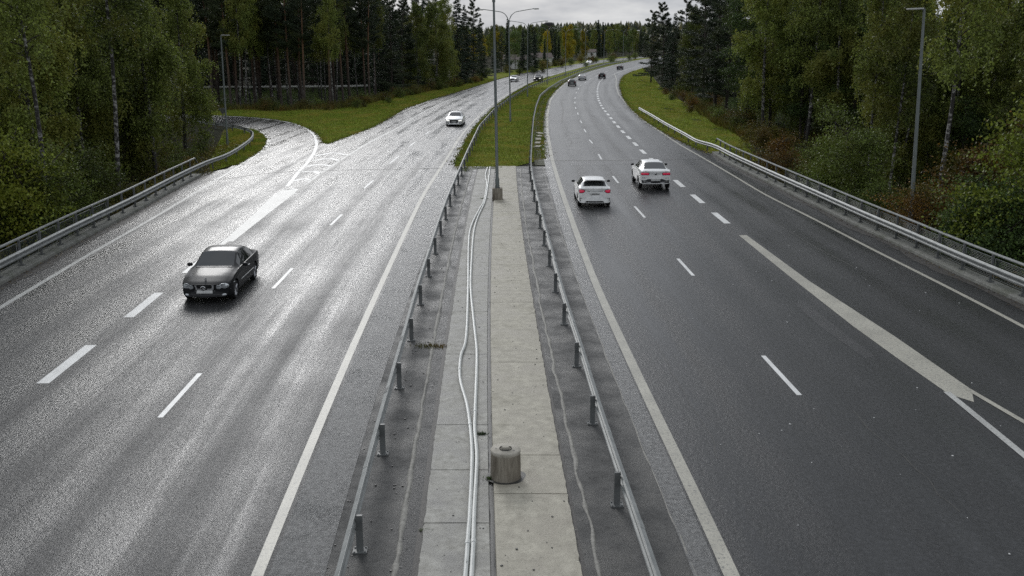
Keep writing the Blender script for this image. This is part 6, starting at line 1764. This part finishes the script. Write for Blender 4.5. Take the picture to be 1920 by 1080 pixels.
# fallen leaves and grit in the gutters and on the median
def litter(path, side, w, n, seed, name, mat, size, y1=None):
    r = np.random.default_rng(seed); p = path if y1 is None else path[path[:, 1] < y1]
    i = r.integers(0, len(p) - 1, n); t = r.random(n)[:, None]; q = p[i] * (1 - t) + p[i + 1] * t
    nn = normals2(p)[i]; q = q + nn * side * (np.clip(abs(r.normal(size=n)) * 0.45, 0, 1.3) * w)[:, None]
    c = np.column_stack([q, rise(q[:, 1]) + 0.014 + 0.01 * r.random(n)])
    u = unit(r.normal(size=(n, 3)) * np.array([1, 1, 0.15])); k = unit(np.cross(u, np.array([0, 0, 1.0]) + 0.2 * r.normal(size=(n, 3))))
    L = size * (0.5 + r.random(n))[:, None]
    v = np.stack([c - u * L / 2, c + k * L / 3, c + u * L / 2, c - k * L / 3], 1).reshape(-1, 3)
    o = obj(name, mesh_np(name, v, np.arange(4 * n).reshape(n, 4)), M[mat]); o['kind'] = 'stuff'; return o
litter(KL, -1, 0.5, 1500, 1, 'leaf_litter', 'dead_leaf', 0.06); litter(KR, 1, 0.5, 1500, 2, 'leaf_litter', 'dead_leaf', 0.06)
litter(KL, 1, 0.5, 250, 3, 'leaf_litter', 'dead_leaf', 0.05, BRIDGE_L); 
litter(lines['RDL'], -1, 0.5, 260, 5, 'grit', 'seam', 0.035, y_end); litter(lines['RDR'], 1, 0.9, 260, 6, 'grit', 'seam', 0.03, ye2)
def crumbs(n, seed, name, mat, size, xf0, xf1, z0):
    r = np.random.default_rng(seed); y = 9 + 55 * r.random(n) ** 1.4; a = np.array([xf0(t) for t in y]); b = np.array([xf1(t) for t in y]); x = a + (b - a) * r.random(n)
    B = MB()
    for X_, Y_ in zip(x, y):
        s_ = size * (0.4 + r.random()); B.box((X_, Y_, z0 + s_ * 0.2), (s_, s_ * 0.7, s_ * 0.5), r.random() * 3)
    o = B.build(name, M[mat]); o['kind'] = 'stuff'
crumbs(230, 7, 'grit', 'seam', 0.028, lambda y: at_y('SE', y) + 0.1, lambda y: at_y('SR', y) - 0.1, 0.045)
crumbs(160, 8, 'grit', 'trim', 0.03, lambda y: at_y('SL', y), lambda y: at_y('RDL', y), 0.004)
crumbs(120, 9, 'pale_grit', 'plate', 0.03, lambda y: 3.8 + y * 0.0, lambda y: 15.0, 0.003)

# weeds in the joints of the median
def clump(x, y, z, n, rad, label, seed, mat='weed', hh=0.09):
    r = np.random.default_rng(seed); c = np.column_stack([r.normal(size=(n, 2)) * rad * np.array([1.0, 0.45]) + [x, y], np.full(n, z)])
    v, f = needle_tris(c, unit(r.normal(size=(n, 3)) + np.array([0, 0, 1.0])), hh, 0.02, r)
    o = obj('weed_tuft', mesh_np('weed_tuft', v, f), M[mat]); tag(o, label, 'weed')
x, y = P(813, 650); clump(x, y, 0.01, 260, 0.30, 'green weed tuft in the crack left of the conduits', 1)
x, y = P(902, 818); clump(x, y, 0.05, 120, 0.07, 'dark weed tuft wedged right beside the conduits before the round stub', 2, 'pine_needle', 0.07)
x, y = P(800, 996); clump(x, y, 0.01, 120, 0.05, 'dark weed tuft at the slab edge nearest the viewer', 3, 'broad_leaf', 0.05)
x, y = P(922, 902); clump(x, y, 0.05, 120, 0.06, 'dark weed tuft at the foot of the round stub', 4, 'broad_leaf', 0.06)
x, y = P(907, 374); clump(x, y, 0.05, 90, 0.12, 'thin dark weed between the conduits and the lamp block', 5, 'broad_leaf', 0.08)

# pale kerb stones left lying beside the far median rail
for k, (px, py) in enumerate([(1008, 276), (1008, 269), (1009, 262), (1011, 256), (1012, 251)]):
    x, y = P(px, py); b = MB().box((0, 0, 0.05), (0.5 - 0.05 * (k % 2), 1.15 + 0.3 * (k % 3), 0.10), 0.12 * (k - 2))
    o = b.build('kerb_stone', M['slab'], None, loc=(x, y, 0.0)); tag(o, ['nearest', 'second', 'third', 'fourth', 'farthest'][k] + ' pale flat stone in the row beside the right median rail', 'stone', 'pale stones beside the right median rail')

# ------------------------------------------------------------------ things far behind the trees
def house(x, y, rz, w, d, h, roofh, label, wall='house_white', cat='house', roofm='house_roof'):
    root = empty('house', (x, y, float(ground(x, y))), rz); tag(root, label, cat)
    MB().box((0, 0, h / 2), (w, d, h)).build('wall', M[wall], root)
    r_ = MB(); o_ = 0.5
    r_.add([(-w / 2 - o_, -d / 2 - o_, h), (w / 2 + o_, -d / 2 - o_, h), (w / 2 + o_, d / 2 + o_, h), (-w / 2 - o_, d / 2 + o_, h), (-w / 2 - o_, 0, h + roofh), (w / 2 + o_, 0, h + roofh)],
           [(0, 1, 5, 4), (2, 3, 4, 5), (1, 2, 5), (3, 0, 4), (3, 2, 1, 0)])
    r_.build('roof', M[roofm], root)
    nwin = max(2, int(w // 3))
    for i in range(nwin):
        xx = -w / 2 + (i + 0.5) * w / nwin
        f = MB().box((xx, -d / 2 - 0.03, h * 0.6), (1.2, 0.06, 1.2)).build('window', M['plate'], root)
        MB().box((xx, -d / 2 - 0.07, h * 0.6), (1.0, 0.03, 1.0)).build('pane', M['glass'], f)
    return root
M['house_roof'] = mat_plain('house_roof', (0.10, 0.075, 0.065), 0.7)
M['tower_brown'] = mat_plain('tower_brown', (0.07, 0.055, 0.05), 0.8)
x, _ = at_depth(1106, 100, 466); house(x, 466, R(-14), 5.2, 5, 2.7, 1.3, 'white house with a low roof glimpsed among the far birches')
x, _ = at_depth(1013, 110, 345); house(x, 345, R(12), 7, 6, 3.0, 1.6, 'small white house half hidden behind the dark spruce clump')
x, _ = at_depth(968, 120, 330); house(x, 330, R(0), 8, 6, 3.0, 1.6, 'pale house glimpsed left of the third lamp post')
wa, wb = P(1046, 117.5), P(1092, 112.5)
wp = resample(np.array([[wa[0] - 4, wa[1] + 12], [wb[0] - 8, wb[1] + 14]]), 3)
o = sweep('garden_wall', wp, [(0.1, 0), (-0.1, 0), (-0.1, 1.3), (0.1, 1.3)], M['house_white']); tag(o, 'long pale garden wall behind the far verge', 'wall')
# pale barrier strip seen through the pine stems
bw = np.array([[-68, 178], [-50, 180], [-33, 183], [-27, 186]])
o = sweep('low_wall', resample(bw, 2), [(0.12, 0.80), (-0.12, 0.80), (-0.12, 1.08), (0.12, 1.08)], M['house_white']); tag(o, 'pale low barrier glimpsed between the stems of the left pine wood', 'barrier')
# tower on the skyline
x, zt = at_depth(1028, 42, 600); g0 = float(ground(x, 600)); H = zt - g0
root = empty('tower', (x, 600, g0)); tag(root, 'dark round-topped tower standing above the far trees', 'tower')
MB().lathe([(2.2, 0), (2.1, H - 9), (2.9, H - 6.5), (3.1, H - 1.6)], n=20).build('shaft', M['tower_brown'], root, True, angle=30)
MB().lathe([(3.3, H - 1.6), (3.3, H - 0.6), (2.6, H), (0, H + 0.15)], n=20).build('top', M['trim'], root, True, angle=30)

# wooded skyline: far trees that read as one mass
r_ = np.random.default_rng(9); n_ = 5200
qx = r_.uniform(-820, 980, n_); qy = r_.uniform(620, 1950, n_)
dg_ = bpy.context.evaluated_depsgraph_get()
bg = BVHTree.FromObject(bpy.data.objects['ground'], dg_)
V_, F_ = [], []
for i in range(n_):
    h_ = bg.ray_cast(Vector((qx[i], qy[i], 200)), Vector((0, 0, -1)))[0]
    if h_ is None: continue
    H_ = r_.uniform(9, 19); w_ = H_ * r_.uniform(0.16, 0.34); z_ = h_.z; k0 = len(V_); a0 = r_.uniform(0, 6)
    V_ += [(qx[i] + w_ * math.cos(a0 + j * 1.2566), qy[i] + w_ * math.sin(a0 + j * 1.2566), z_ + H_ * 0.12 + r_.uniform(0, 1)) for j in range(5)]
    V_ += [(qx[i] + w_ * 0.7 * math.cos(a0 + .6 + j * 1.2566), qy[i] + w_ * 0.7 * math.sin(a0 + .6 + j * 1.2566), z_ + H_ * r_.uniform(0.5, 0.65)) for j in range(5)]
    V_ += [(qx[i], qy[i], z_ + H_)]
    for j in range(5):
        b_ = (j + 1) % 5
        F_ += [(k0 + j, k0 + b_, k0 + 5 + j), (k0 + b_, k0 + 5 + b_, k0 + 5 + j), (k0 + 5 + j, k0 + 5 + b_, k0 + 10)]
M['far_wood'] = mat_leaf('far_wood_leaf', (0.02, 0.032, 0.015), (0.085, 0.10, 0.03), (0.13, 0.12, 0.03), 0.0, patchscale=0.03)
o = obj('far_wood', mesh_np('far_wood', np.array(V_), np.array(F_)), M['far_wood']); o['kind'] = 'stuff'; o['label'] = 'distant wooded ridge closing the view'

# ragged edge where the grass meets the pavements
def edge_blades(paths, mat, h, w, seed, name, label, sd=0.16):
    r = np.random.default_rng(seed); Q = []
    for p, n, side in paths:
        i = r.integers(0, len(p) - 1, n); t = r.random(n)[:, None]; q = p[i] * (1 - t) + p[i + 1] * t
        cl = 0.5 + 0.5 * np.sin(q[:, 1] * 2.3 + 1.7 * np.sin(q[:, 1] * 0.9))
        Q.append(q + normals2(p)[i] * (side * (r.normal(size=n) * sd * (0.4 + cl) ))[:, None])
    q = np.vstack(Q); c = np.column_stack([q, rise(q[:, 1])])
    v, f = needle_tris(c, unit(r.normal(size=(len(q), 3)) * np.array([0.7, 0.7, 0.1]) + np.array([0, 0, 1.0])), h, w, r)
    o = obj(name, mesh_np(name, v, f), M[mat]); o['kind'] = 'stuff'; o['label'] = label
yb = lambda p, a, b: p[(p[:, 1] > a) & (p[:, 1] < b)]
eds = [(yb(LPE, 60, 300), 9000, 1), (yb(RPE, 74, 300), 9000, -1), (RAMP_EDGE, 5000, -1), (yb(ml, 60, 260), 8000, 1), (yb(mr, 60, 260), 6000, 1), (yb(offset(LLE, 0.5), 68, 100), 4000, 1)]
edge_blades(eds, 'grass_blade', 0.16, 0.045, 201, 'edge_grass', 'ragged grass along the pavement edges')
edge_blades(eds, 'dead_leaf', 0.07, 0.06, 202, 'edge_litter', 'dry litter along the pavement edges', 0.28)
